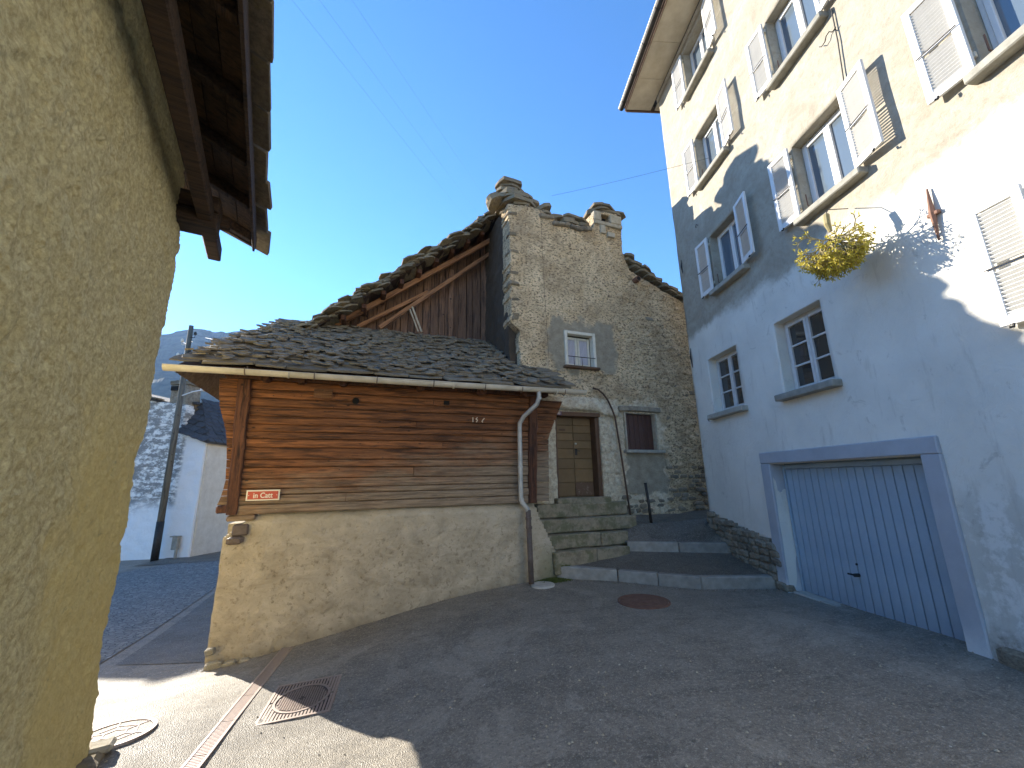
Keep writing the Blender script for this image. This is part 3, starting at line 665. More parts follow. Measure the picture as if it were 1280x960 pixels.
# ================================================================== STONE HOUSE
house = root('stone_house', 'tall rubble stone house with timber gable, slab roof and brown front door', 'house', BB, BR_, (2.0, .75, .95))
HO = [(1.01, 2.14, 1.2, 3.17), (1.37, 2.15, 4.27, 5.09), (2.86, 3.73, 2.38, 3.23), (2.62, 2.88, 8.29, 8.49)]
TU, TZ = [-.1, .04, .83, 1.32, 2.38, 2.42, 3.2, 3.24, 3.26, 3.42, 4.97, 6.8], [8.1, 8.14, 8.2, 7.96, 8.02, 8.5, 8.58, 8.58, 7.4, 7.02, 6.38, 5.4]
def hdisp(U, Z):
    ex = np.clip((U-1.6-(Z-2)*.12+1.2*fbm(U, Z, U*0, .9, 3, 61))/1.6, .12, 1)
    calm = ((U > .9) & (U < 2.8) & (Z > 4.1) & (Z < 5.5)) | ((U > 2.75) & (U < 3.95) & (Z > 1.38) & (Z < 2.4))
    d1, d2, idv = worley(U+.08*fbm(U, Z, U*0, 4, 2, 8), Z, 6.5, 5, 1.9)
    d = .05*fbm(U, Z, U*0, .8, 3, 21)+.025*fbm(U, Z, U*0, 3, 4, 22)+.016*fbm(U, Z, U*0, 11, 4, 23)+ex*(.026*np.clip((d2-d1)*2.2, 0, .8)+.022*idv-.02)
    d = np.where(calm, .01+.010*fbm(U, Z, U*0, 3, 4, 24), d)
    sur = np.clip(1-np.abs(U-1.6)/.95, 0, 1)*(Z < 3.55)*(Z > 1.2); d = d+.05*np.clip(sur*6, 0, 1)*(np.abs(U-1.58) > .5)
    return d
def hin(u, z):
    n = .03*fbm(u, z, u*0, 5, 3, 91)
    return (z < np.interp(u, TU, TZ)+n) & (u > np.where(z > 5.15, .05, np.where(z > 4.95, .05+(5.15-z)*1.0, .25))+n*1.3)
rough_wall('masonry_wall', breaks(-.02, 6.7, .025, [a for h in HO for a in h[:2]]), breaks(.25, 8.66, .025, [a for h in HO for a in h[2:]]), hdisp, HO, hin, .45, 'facade', house, jag=.012).location += Vector((0, .7, 0))
o = rough_wall('side_wall', breaks(-8.6, -.9, .05), breaks(2.0, 8.4, .05), lambda U, Z: .05*fbm(U, Z, U*0, 3, 4, 88)+.02*fbm(U, Z, U*0, 12, 3, 89), inside=lambda u, z: z < 8.3, thick=.3, mat='shadewall', parent=house)  # tower side, overhang shade painted into its material
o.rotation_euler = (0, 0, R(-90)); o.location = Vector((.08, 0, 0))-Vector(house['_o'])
obj('back_wall', prism(bmesh.new(), [(-4.25, -1), (6.6, -1), (6.6, 5.4), (.3, 8.6), (-4.25, 4.6)], 8.5, 8.8), 'barnplaster', house)
obj('side_wall', bx(6.5, 6.75, .8, 8.6, 0, 5.4), 'barnplaster', house); obj('side_wall', bx(-4.35, -4.1, 2.25, 8.6, -1, 4.5), 'barnplaster', house)
# loose stones bedded in the lower right wall and along the ragged left edge
BM_ = [boulder_mesh('wall_stone', 200+i, 'rubble') for i in range(6)]
for z in np.arange(1.02, 2.05, .105):
    u = random.uniform(2.65, 2.8) if z > 1.35 else 2.62
    while u < 5.3:
        wd = random.uniform(.14, .34)
        if not (2.74 < u+wd/2 < 3.95 and 1.4 < z < 2.42) and random.random() < .62:
            obj('wall_stone', random.choice(BM_), None, house, loc=(u+wd/2, .735+random.uniform(-.01, .02), z+random.uniform(-.015, .015)), scale=(wd*.95, .14, random.uniform(.07, .105)), rot=(0, R(random.uniform(-5, 5)), 0))
        u += wd+.02
for z in np.arange(2.1, 6.2, .17):
    for _ in range(3):
        u = random.uniform(3.9, 5.2)
        if z < 6.0-(u-3.9)*.45 and random.random() < .35: obj('wall_stone', random.choice(BM_), None, house, loc=(u, .74+random.uniform(0, .02), z+random.uniform(-.05, .05)), scale=(random.uniform(.14, .3), .12, random.uniform(.07, .12)), rot=(0, R(random.uniform(-6, 6)), 0))
for z in (5.25, 5.33, 5.7, 6.1, 6.35, 6.9, 7.35, 7.9):
    obj('wall_stone', random.choice(BM_), None, house, loc=(.15+random.uniform(-.02, .02), .83, z), scale=(random.uniform(.2, .28), .34, random.uniform(.07, .11)), rot=(0, 0, R(random.uniform(-5, 5))))
# ---- timber gable: vertical boards, recessed
def roofz(u): return 5.10+(u+4.0)*.885
u = -4.2
while u < .05:
    wd = random.uniform(.15, .23); t0 = roofz(u)-.16-random.uniform(0, .12); t1 = t0+wd*.885
    if t0 > 4.75:
        y = 2.6+random.uniform(-.02, .025)
        obj('gable_board', prism(bmesh.new(), [(u, 4.9), (u+wd-.014, 4.9), (u+wd-.014, t1), (u, t0)], y, y+.03), 'gablewood', house)
    u += wd
obj('gable_post', bx(-.95, -.82, 2.52, 2.59, 4.9, 7.2, .01), 'gablewood', house)
beam('rafter', (-3.56, 2.25, 5.19), (.10, 2.25, 8.10), .10, .12, 'rafterwood', house)
beam('rafter', (-2.62, 2.35, 5.28), (.10, 2.35, 7.75), .09, .10, 'rafterwood', house)
beam('rafter', (-3.1, 2.45, 5.28), (-1.5, 2.45, 6.42), .08, .09, 'rafterwood', house)
beam('loose_batten', (-1.91, 2.20, 5.86), (-1.66, 2.22, 5.25), .03, .045, 'palestone', house)
beam('loose_batten', (-1.96, 2.22, 5.80), (-1.74, 2.22, 5.25), .02, .03, 'palestone', house)
# ---- roof decks and stone slabs
hr = poly3('roof', [(-4.3, 1.85, roofz(-4.3)-.12), (.30, 1.85, roofz(.30)-.12), (.30, 8.9, roofz(.30)-.12), (-4.3, 8.9, roofz(-4.3)-.12)], .10, 'darkwood', house)
hr['_o'] = [0, 0, 0]
poly3('roof', [(.25, 1.2, 8.62), (3.3, 1.2, 7.30), (6.9, 1.2, 5.55), (6.9, 8.9, 5.55), (.25, 8.9, 8.72)], .14, 'darkwood', house)
SB = [stone_mesh('roof_slab', 1, 1, 1, 9, .2, 300+i) for i in range(12)]
for s_ in SB: s_.materials.append(MAT['slabs'])
def slab(x, y, z, sx, sy, sz, ry=0, rx=0, rzz=0, parent=hr): return obj('stone_slab', random.choice(SB), None, parent, loc=(x, y, z), scale=(sx, sy, sz), rot=(R(rx), R(ry), R(rzz)))
sl_ = -math.degrees(math.atan(.885)); nsl = 0
t = -4.16
while t < .14:
    for lay in (0, 1, 2):
        slab(t+random.uniform(-.05, .05), 2.04+random.uniform(-.12, .06), roofz(t)+.0-lay*.085+random.uniform(-.02, .02), random.uniform(.28, .52), random.uniform(.5, .8), random.uniform(.03, .06), sl_+random.uniform(8, 30), random.uniform(-6, 6), random.uniform(-25, 25)); nsl += 1
    t += .165
for u in np.arange(-3.8, 0, .40):       # stubby timbers and stones wedged below the verge
    z = roofz(u)-.33; obj('joist_end', bx(u-.05, u+.06, 1.93+random.uniform(-.04, .05), 2.5, z-.08, z+.03, .012, .01), 'postwood', house)
for i in range(11):
    t = -4.1+i*.41
    for j in range(8): slab(t, 2.75+j*.80, roofz(t)-.0, .62, random.uniform(.78, .92), .07, sl_+7, 0, random.uniform(-8, 8)); nsl += 1
def rz2(u): return 7.38-(u-3.3)*.49
for t in np.arange(3.42, 6.6, .22):
    for lay in (0, 1): slab(t, .88+random.uniform(-.05, .05), rz2(t)+.02-lay*.09+(0.05 if t < 3.6 else 0), random.uniform(.34, .5), .6, random.uniform(.06, .10), 26-random.uniform(8, 18), 0, random.uniform(-18, 18)); nsl += 1
for i in range(7):
    t = .9+i*.85
    for j in range(7): slab(t, 1.8+j*1.05, (8.62-(t-.5)*.47 if t < 3.3 else rz2(t))+.04, .98, 1.1, .07, 18, 0, random.uniform(-6, 6)); nsl += 1
# top of the wall between ridge and chimney
for (x, y, z, sx, sy, sz, a) in [(.30, 1.02, 8.90, .80, .75, .11, 0), (.34, 1.02, 8.80, .74, .66, .09, 4), (.30, 1.02, 8.71, .62, .6, .09, -5), (.22, 1.0, 8.60, .60, .62, .10, 10), (.62, .96, 8.56, .66, .6, .10, -6), (.86, .95, 8.44, .56, .55, .11, -14), (.20, .95, 8.47, .42, .5, .10, 12),
        (1.02, .93, 8.32, .5, .5, .12, -20), (.55, .92, 8.40, .30, .4, .10, 3), (.45, .93, 8.28, .55, .45, .09, 5), (1.0, .93, 8.21, .5, .5, .09, -10), (1.35, .93, 8.13, .5, .5, .09, -22), (1.36, .95, 8.22, .42, .4, .08, -12),
        (1.72, .95, 8.17, .56, .5, .10, 4), (1.72, .93, 8.08, .6, .5, .10, -3), (1.85, .95, 8.29, .62, .5, .08, 8), (2.10, .93, 8.22, .5, .5, .09, 16), (2.15, .93, 8.10, .5, .5, .10, 3), (2.25, .93, 8.0, .4, .45, .09, 0), (1.95, .9, 7.99, .5, .4, .09, -2), (1.6, .9, 7.98, .5, .4, .08, 2), (1.2, .9, 8.06, .4, .4, .08, -6), (-.12, 1.05, 8.44, .4, .6, .1, -30), (-.2, 1.05, 8.32, .4, .6, .1, -34)]:
    if z > 8.42 and x < .9: y += .42; z += .32; x += .03
    slab(x, y, z, sx, sy, sz, a, random.uniform(-4, 4), random.uniform(-20, 20)); nsl += 1
for (x, y, z, sx, sz) in [(.35, 1.2, 8.62, .9, .12), (.3, 1.15, 8.50, .95, .12), (.4, 1.1, 8.38, 1.0, .12), (.5, 1.2, 8.26, 1.0, .14), (.25, 1.3, 8.74, .6, .10)]: slab(x, y, z, sx, .9, sz, random.uniform(-4, 4), 0, random.uniform(-15, 15))
for i in range(9): obj('wall_stone', random.choice(BM_), None, house, loc=(.95+i*.16, .72, 7.93+random.uniform(-.05, .03)+(.12 if i < 2 else 0)), scale=(random.uniform(.14, .26), .2, random.uniform(.08, .12)))
# chimney ----------------------------------------------------------------
ch = obj('chimney', bx(2.45, 3.22, .95, 1.55, 7.0, 8.57, .02, .01), 'facade', house); ch['_o'] = [0, 0, 0]
obj('flue_opening', bx(2.63, 2.87, .84, .94, 8.29, 8.49), 'void', ch)
for (x0, x1, z0, z1) in [(2.40, 2.61, 8.27, 8.52), (2.90, 3.24, 8.27, 8.52), (2.42, 3.26, 8.15, 8.26), (2.56, 2.72, 7.90, 8.14), (2.78, 3.0, 7.84, 7.98)]:
    rough_block('chimney_stone', x0, x1, .64, .80, z0, z1, 'palestone', ch, .006, int(x0*100), .012, 2)
for (x, z, sx, a) in [(2.82, 8.59, 1.02, 0), (2.95, 8.66, .95, 6), (2.75, 8.71, .82, -3), (2.90, 8.78, .70, 7), (2.66, 8.80, .45, -10), (3.2, 8.66, .45, 14), (3.22, 8.58, .36, 20)]:
    slab(x, 1.02, z, sx, .85, random.uniform(.06, .09), a, random.uniform(-3, 3), random.uniform(-14, 14), ch)
# door -------------------------------------------------------------------
door = obj('door', bx(1.10, 2.04, .915, .95, 1.37, 3.10), 'doorwood', house); door['_o'] = [0, 0, 0]
sz_ = [3.08, 2.92, 2.75, 2.58, 2.40, 2.18, 1.96, 1.67, 1.38]
for a, b in zip(sz_[1:], sz_):
    for x0, x1 in ((1.105, 1.565), (1.575, 2.035)):
        obj('door_panel', bx(x0, x1, .893, .914, a+.006, b-.006, .006), 'doorworn' if (a < 1.5 and x0 > 1.5) else 'doorwood', door)
bm = bmesh.new(); bmesh.ops.create_uvsphere(bm, u_segments=12, v_segments=8, radius=.022); bmesh.ops.translate(bm, vec=(1.62, .875, 2.51), verts=bm.verts); obj('door_knob', bm, 'creampaint', door, smooth=True)
bm = bmesh.new(); box(bm, 1.60, 1.66, .885, .895, 2.26, 2.40, .004); tube(bm, [(1.63, .89, 2.36), (1.63, .85, 2.36), (1.70, .85, 2.35)], .008, 6); obj('door_handle', bm, 'iron', door)
obj('mail_slot', bx(1.22, 1.38, .884, .894, 2.80, 2.84, .004), 'frameb', door)
obj('door_frame', bx(.985, 2.17, .66, .96, 3.10, 3.19, .008, .004), 'frameb', house)
obj('door_frame', bx(2.045, 2.145, .70, .96, 1.36, 3.095, .008, .003), 'frameb', house)
obj('door_frame', bx(1.02, 1.095, .74, .96, 1.36, 3.095, .008, .003), 'frameb', house)
rough_block('doorstep', .92, 2.22, .50, 1.0, 1.22, 1.365, 'step', house, .012, 4)
# rough plaster hood above the door
def hood():
    n = 22; bm = bmesh.new(); R_ = []
    for i in range(n+1):
        u = .72+i*(1.92/n); t = .09*fbm(np.array([u]), np.array([0.]), np.array([0.]), 3, 3, 5)[0]; zz = 3.20+(.03 if .95 < u < 2.2 else -.05-.15*abs(u-1.6)*.2)
        R_.append([bm.verts.new(p) for p in ((u, .78, zz), (u, .61+t*.2, zz+.01), (u, .60+t*.3, zz+.10), (u, .64+t*.2, zz+.28+t), (u, .74, zz+.36+t))])
    for a, b in zip(R_, R_[1:]):
        for q in range(4): bm.faces.new((a[q], a[q+1], b[q+1], b[q]))
    bm.faces.new(R_[0]); bm.faces.new(R_[-1][::-1]); bmesh.ops.recalc_face_normals(bm, faces=bm.faces[:]); return bm
obj('door_hood', hood(), 'facade', house, smooth=True)
# upper window ---------------------------------------------------------------
wf = bmesh.new(); box(wf, 1.35, 1.42, .64, .80, 4.26, 5.10, .006); box(wf, 2.10, 2.17, .64, .80, 4.26, 5.10, .006); box(wf, 1.425, 2.095, .645, .80, 5.03, 5.10, .006)
win = obj('window', wf, 'creampaint', house); win['_o'] = [0, 0, 0]
for a, b in ((1.43, 1.755), (1.765, 2.09)):
    bm = bmesh.new(); box(bm, a, a+.055, .80, .84, 4.28, 5.0, .004); box(bm, b-.055, b, .80, .84, 4.28, 5.0, .004); box(bm, a+.056, b-.056, .802, .84, 4.94, 5.0, .004); box(bm, a+.056, b-.056, .802, .84, 4.28, 4.35, .004)
    obj('casement', bm, 'creampaint', win); obj('pane', bx(a+.05, b-.05, .822, .828, 4.3, 4.96), MAT['curtain'], win)
obj('window_sill', bx(1.30, 2.22, .58, .80, 4.195, 4.255, .008, .004), 'frameb', win)
bm = bmesh.new(); tube(bm, [(1.40, .62, 4.47), (2.12, .62, 4.47)], .009, 6)
for x in (1.55, 1.76, 1.98): tube(bm, [(x, .62, 4.25), (x, .62, 4.47)], .007, 6)
obj('guard_rail', bm, 'iron', win)
# brown shutter ----------------------------------------------------------------
sh = obj('window_shutter', bx(2.885, 3.70, .79, .82, 2.39, 3.22), 'shutbrown', house); sh['_o'] = [0, 0, 0]
for i in range(6): obj('shutter_board', bx(2.89+i*.135, 2.89+i*.135+.128, .765, .788, 2.395, 3.205, .006), 'shutbrown', sh)
bm = bmesh.new(); box(bm, 2.83, 2.875, .66, .82, 2.38, 3.26, .006, .003); box(bm, 3.71, 3.75, .66, .82, 2.38, 3.24, .006, .003); box(bm, 2.88, 3.705, .70, .82, 3.225, 3.26, .006, .003); obj('shutter_frame', bm, 'palestone', sh)
rough_block('shutter_sill', 2.76, 3.86, .56, .8, 2.30, 2.375, 'sill', sh, .006, 3, .01, 3)
rough_block('shutter_lintel', 2.72, 3.9, .62, .8, 3.27, 3.40, 'rubble', sh, .02, 7, .02, 5)
bm = bmesh.new(); tube(bm, [(3.55, .56, 6.74), (3.55, .8, 6.74)], .075, 14); obj('stove_pipe_hole', bm, 'rust', house)
bm = bmesh.new(); tube(bm, [(3.55, .555, 6.74), (3.55, .60, 6.74)], .052, 14); obj('stove_pipe_hole', bm, 'void', house)
bm = bmesh.new(); tube(bm, [(2.00, .62, 3.76), (2.12, .60, 3.73), (2.24, .59, 3.64), (2.36, .59, 3.49), (2.46, .59, 3.28), (2.52, .59, 3.10), (2.57, .57, 2.5), (2.63, .55, 1.7), (2.69, .53, .86)], .021, 8); obj('bent_iron_rail', bm, 'rustrail', house, smooth=True)
bm = bmesh.new(); tube(bm, [(.84, .62, 8.1), (.86, .61, 6.0), (.9, .60, 4.2)], .0035, 4); obj('lightning_wire', bm, 'rustrail', house)
# ------------------------------------------------------------------ street sign and house number
def text_mesh(name, s, size, mat, parent, loc, rot=(R(90), 0, 0), ext=.002, sx=1):
    cu = bpy.data.curves.new(name, 'FONT'); cu.body = s; cu.size = size; cu.extrude = ext; cu.offset = size*.018; cu.align_x = 'CENTER'; cu.align_y = 'CENTER'
    t = bpy.data.objects.new('tmp', cu); COL.objects.link(t); dg = bpy.context.evaluated_depsgraph_get(); dg.update()
    me = bpy.data.meshes.new_from_object(t.evaluated_get(dg)); bpy.data.objects.remove(t)
    o = obj(name, me, mat, parent, loc=loc, rot=rot, scale=(sx, 1, 1)); return o
sign = root('street_sign', 'small red street sign with cream border reading in Catt on the barn boards', 'sign', fw(-4.22, -.05, 1.60), BR_)
obj('backplate', bx(-.215, .215, -.012, .012, -.075, .075, .002), 'signcream', sign)
obj('panel', bx(-.195, .195, -.017, -.0125, -.056, .056, .001), 'signred', sign)
text_mesh('lettering', 'in Catt', .105, 'signcream', sign, (0, -.019, -.005), sx=.86)
for x in (-.18, .18):
    bm = bmesh.new(); tube(bm, [(x, -.021, 0), (x, -.010, 0)], .006, 8); obj('screw', bm, 'signcream', sign)
npl = root('house_number_sign', 'tiny dark number plate reading 333 on the brown lintel above the door', 'sign', fw(1.085, .645, 3.145), BR_)
obj('plate', bx(-.085, .085, -.006, .006, -.043, .043, .002), 'plateblue', npl); obj('border', bx(-.078, .078, -.008, -.0062, -.037, .037), 'plateblue', npl)
text_mesh('digits', '333', .075, 'signcream', npl, (0, -.010, 0))
# ================================================================== STEPS, KERBS, TERRACES
steps = root('stone_steps', 'four worn mossy stone steps rising to the brown house door', 'steps', BB, BR_, (1.2, -.1, .2))
rough_block('step', .42, 2.54, .42, .90, 1.0, 1.262, 'step', steps, .009, 11, .016, 8)
rough_block('step', .38, 2.58, .20, .60, .74, .985, 'step', steps, .009, 12, .016, 8)
rough_block('step', .40, 1.56, 0, .40, .48, .725, 'step', steps, .010, 13, .016, 6); rough_block('step', 1.575, 2.22, .01, .40, .48, .715, 'step', steps, .009, 14, .016, 5)
rough_block('step', .44, 1.32, -.2, .2, .1, .47, 'step', steps, .012, 15, .016, 6); rough_block('step', 1.335, 2.08, -.19, .2, .1, .46, 'step', steps, .010, 16, .016, 5)
rough_block('step_footing', .42, 2.36, .50, .85, .2, 1.03, 'step', steps, .008, 18, .02, 3)
def kerbrun(pts, h, wd, name='kerb', splits=(1,)):
    r = bpy.data.objects.new(name, None); COL.objects.link(r); r['kind'] = 'structure'; r.location = pts[0]
    r['_o'] = [0, 0, 0]
    for (a, b), n in zip(zip(pts, pts[1:]), splits):
        a, b = Vector(a), Vector(b)
        for i in range(n):
            p, q = a.lerp(b, i/n), a.lerp(b, (i+1)/n); L = (q-p).length; ang = math.atan2(q.y-p.y, q.x-p.x)
            bm = bmesh.new(); box(bm, .006, L-.006, 0, wd, -h, 0, .014)
            bmesh.ops.subdivide_edges(bm, edges=[e for e in bm.edges if e.calc_length() > .3], cuts=5, use_grid_fill=True)
            for v in bm.verts: v.co.z += (q.z-p.z)*v.co.x/L+random.uniform(-.003, .003); v.co.y += random.uniform(-.004, .004)
            obj('kerb_stone', bm, 'kerb', r, loc=p-Vector(pts[0]), rot=(0, 0, ang))
    return r
kerbrun([(1.22, 7.78, .245), (2.24, 7.52, .19), (3.40, 6.88, .18), (4.60, 6.77, .18)], .45, .15, splits=(1, 2, 1))
kerbrun([(2.72, 8.36, .53), (4.60, 7.93, .515)], .4, .15, splits=(2,))
def terrace(name, V, F, mat):
    bm = bmesh.new(); vs_ = [bm.verts.new(v) for v in V]
    for f in F: bm.faces.new([vs_[i] for i in f])
    bmesh.ops.recalc_face_normals(bm, faces=bm.faces[:])
    if bm.faces[0].normal.z < 0: bmesh.ops.reverse_faces(bm, faces=bm.faces[:])
    return obj(name, bm, mat, kind='structure')
terrace('path', [(1.25, 7.86, .235), (2.27, 7.62, .182), (3.43, 6.98, .172), (4.62, 6.87, .172), (4.66, 8.05, .35), (2.7, 8.48, .37), (1.45, 7.95, .245)], [(0, 1, 6), (1, 5, 6), (1, 2, 5), (2, 4, 5), (2, 3, 4)], 'asphalt2')
terrace('path', [(2.62, 8.45, .52), (4.66, 8.03, .507), (4.7, 8.75, .90), (9, 9.0, .95), (9, 11.6, .98), (5.0, 10.2, .97), (2.5, 9.3, 1.0), (2.5, 8.9, .86), (3.4, 8.75, .80)], [(0, 1, 8), (1, 2, 8), (0, 8, 7), (7, 8, 6), (8, 5, 6), (8, 2, 5), (2, 3, 5), (3, 4, 5)], 'asphalt2')
post_ = root('iron_post', 'short black iron post leaning beside the house wall below the brown shutter', 'post', (3.42, 8.86, .88), 0)
bm = bmesh.new(); tube(bm, [(.02, 0, -.1), (0, 0, .35), (-.03, 0, .74)], [.032, .030, .028], 10); obj('shaft', bm, 'iron', post_, smooth=True)
bm = bmesh.new(); tube(bm, [(-.029, 0, .735), (-.031, 0, .755)], .036, 10); obj('cap', bm, 'iron', post_)
# moss tufts at the foot of the steps
def moss(name, cx, cy, z, rx, ry, n, label):
    bm = bmesh.new()
    for i in range(n):
        a = random.uniform(0, 6.28); r = math.sqrt(random.random()); x, y = cx+rx*r*math.cos(a), cy+ry*r*math.sin(a); h = random.uniform(.015, .05)*(1.3-r); zz = z if z is not None else gzf(x, y)
        d = random.uniform(0, 6.28); ww = random.uniform(.008, .018)
        p = [bm.verts.new((x+ww*math.cos(d), y+ww*math.sin(d), zz-.01)), bm.verts.new((x-ww*math.cos(d), y-ww*math.sin(d), zz-.01)), bm.verts.new((x+random.uniform(-.02, .02), y+random.uniform(-.02, .02), zz+h))]
        bm.faces.new(p)
    return tag(obj(name, bm, 'moss', kind='stuff'), label, 'moss')
moss('moss', 1.15, 7.72, None, .34, .16, 2600, 'green moss growing at the foot of the downpipe and kerb')
moss('moss', 1.33, 7.86, .24, .16, .10, 900, 'green moss patch in the corner of the lowest stone step')
spl = root('splash_stone', 'pale round concrete splash stone under the downpipe', 'drain stone', (.93, 7.47, gzf(.93, 7.47)))
bm = bmesh.new(); bmesh.ops.create_cone(bm, cap_ends=True, segments=22, radius1=.21, radius2=.19, depth=.05); bmesh.ops.inset_region(bm, faces=[f for f in bm.faces if len(f.verts) > 10 and f.normal.z > 0], thickness=.05, depth=-.012)
for v in bm.verts: v.co.x *= 1+random.uniform(-.03, .03)
obj('slab', bm, 'conc', spl)
def grit(name, line, n, spread, label, mat='rubble'):
    bm = bmesh.new(); L = [Vector(p) for p in line]
    for i in range(n):
        k = random.randrange(len(L)-1); p = L[k].lerp(L[k+1], random.random()); x = p.x+random.gauss(0, spread); y = p.y-abs(random.gauss(0, spread)); r = random.choice((.004, .006, .006, .009, .014)); z = gzf(x, y)+r*.3
        c = [bm.verts.new((x+r*math.cos(a+i)*random.uniform(.7, 1.2), y+r*math.sin(a+i)*random.uniform(.7, 1.2), z)) for a in (0, 1.57, 3.14, 4.71)]; t_ = bm.verts.new((x, y, z+r*.8))
        for q in range(4): bm.faces.new((c[q], c[(q+1) % 4], t_))
    return tag(obj(name, bm, mat, kind='stuff'), label, 'grit')
grit('grit', [(-3.75, 6.3, 0), (-2.73, 6.62, 0), (-1.92, 6.9, 0), (-.65, 7.3, 0), (.9, 7.75, 0)], 700, .07, 'loose grit along the foot of the barn base wall')
grit('grit', [(1.3, 7.7, 0), (2.24, 7.48, 0), (3.40, 6.84, 0), (4.5, 6.7, 0), (4.5, 2.2, 0)], 700, .08, 'loose grit along the lower kerb and the garage threshold')
grit('grit', [(-1, 5, 0), (3.5, 4.5, 0)], 500, 1.3, 'scattered small pale stones on the asphalt', 'palestone')
# ================================================================== COVERS AND DRAINS
def onground(name, label, cat, x, y, rz=0, group=None, dz=.004):
    e = .3; sx = (gzf(x+e, y)-gzf(x-e, y))/(2*e); sy = (gzf(x, y+e)-gzf(x, y-e))/(2*e)
    n = Vector((-sx, -sy, 1)).normalized(); q = Vector((0, 0, 1)).rotation_difference(n) @ Euler((0, 0, rz)).to_quaternion()
    r = bpy.data.objects.new(name, None); COL.objects.link(r); r.location = (x, y, gzf(x, y)+dz); r.rotation_euler = q.to_euler(); r['_o'] = [0, 0, 0]; ROOTS.append(r)
    return tag(r, label, cat, group)
def disc(bm, r0, r1, z0, z1, n=40):
    A = [[bm.verts.new((r*math.cos(2*math.pi*i/n), r*math.sin(2*math.pi*i/n), z)) for i in range(n)] for r, z in ((r1, z0), (r1, z1), (r0, z1), (r0, z0))]
    for i in range(n):
        j = (i+1) % n
        for q in range(4): p = (q+1) % 4; bm.faces.new((A[q][i], A[q][j], A[p][j], A[p][i]))
    bmesh.ops.recalc_face_normals(bm, faces=bm.faces[:]); return bm
mh = onground('manhole_cover', 'round rusty manhole cover in the asphalt before the kerb', 'manhole cover', 2.25, 6.36)
bm = bmesh.new(); bmesh.ops.create_cone(bm, cap_ends=True, segments=40, radius1=.335, radius2=.33, depth=.02)
obj('lid', bm, 'rust', mh); obj('rim', disc(bmesh.new(), .342, .368, -.01, .008), 'rust', mh)
bm = bmesh.new()
for r in (.10, .20, .29): disc(bm, r, r+.012, .010, .015, 36)
for i in range(12): a = i*math.pi/6; box(bm, .12, .19, -.006, .006, .010, .015, rot=None); 
obj('raised_pattern', bm, 'rust', mh)
# square cover, one corner in the sun
q = [(-2.013, 4.196), (-2.129, 4.904), (-1.518, 4.993), (-1.468, 4.372)]
sqc = onground('drain_cover', 'square cast iron drain cover with ribs and a round lid, half in sun', 'drain cover', -1.92, 4.97, R(10), dz=.008)
bm = bmesh.new(); box(bm, -.32, .32, -.36, .36, -.03, -.002); obj('pit', bm, 'iron', sqc)
bm = bmesh.new()
for (a, b, c, d) in ((-.33, .33, -.37, -.345), (-.33, .33, .345, .37), (-.33, -.305, -.344, .344), (.305, .33, -.344, .344)): box(bm, a, b, c, d, -.02, .006)
obj('frame', bm, 'castiron', sqc)
for i in range(19):
    x = -.288+i*.032
    hh = math.sqrt(max(0, .268**2-x*x)) if abs(x) < .268 else 0
    for s_ in (-1, 1):
        bm = bx(x-.009, x+.009, *sorted((s_*max(hh+.012, .02), s_*.343)), -.02, .003); obj('rib', bm, 'castiron', sqc)
obj('lid_rim', disc(bmesh.new(), .245, .268, -.02, .007, 44), 'castiron', sqc)
bm = bmesh.new(); bmesh.ops.create_cone(bm, cap_ends=True, segments=44, radius1=.24, radius2=.24, depth=.02); bmesh.ops.translate(bm, vec=(0, 0, -.012), verts=bm.verts); obj('lid', bm, 'castiron', sqc)
bm = bmesh.new()
for i in range(-9, 10):
    for j in range(-9, 10):
        x, y = i*.024, j*.024
        if .03 < math.hypot(x, y) < .225: box(bm, x-.007, x+.007, y-.007, y+.007, -.003, .004)
obj('stud', bm, 'castiron', sqc, kind='stuff')
# round cover by the yellow wall
rc_ = onground('round_drain_cover', 'round metal drain cover with a bright rim beside the yellow wall corner', 'drain cover', -3.36, 4.50, 0, dz=.006)
obj('rim', disc(bmesh.new(), .265, .30, -.02, .008, 44), 'castiron', rc_)
bm = bmesh.new(); bmesh.ops.create_cone(bm, cap_ends=True, segments=44, radius1=.263, radius2=.263, depth=.02); bmesh.ops.translate(bm, vec=(0, 0, -.010), verts=bm.verts); obj('lid', bm, 'asphalt', rc_)
bm = bmesh.new()
for i in range(6):
    a = i*math.pi/3; tube(bm, [(.09*math.cos(a), .09*math.sin(a), .001), (.26*math.cos(a), .26*math.sin(a), .001)], .006, 4)
for i in range(6):
    a = i*math.pi/3; b = a+math.pi/3
    for r in (.09, .18): tube(bm, [(r*math.cos(a), r*math.sin(a), .001), (r*math.cos(b), r*math.sin(b), .001)], .006, 4)
obj('raised_pattern', bm, 'castiron', rc_)
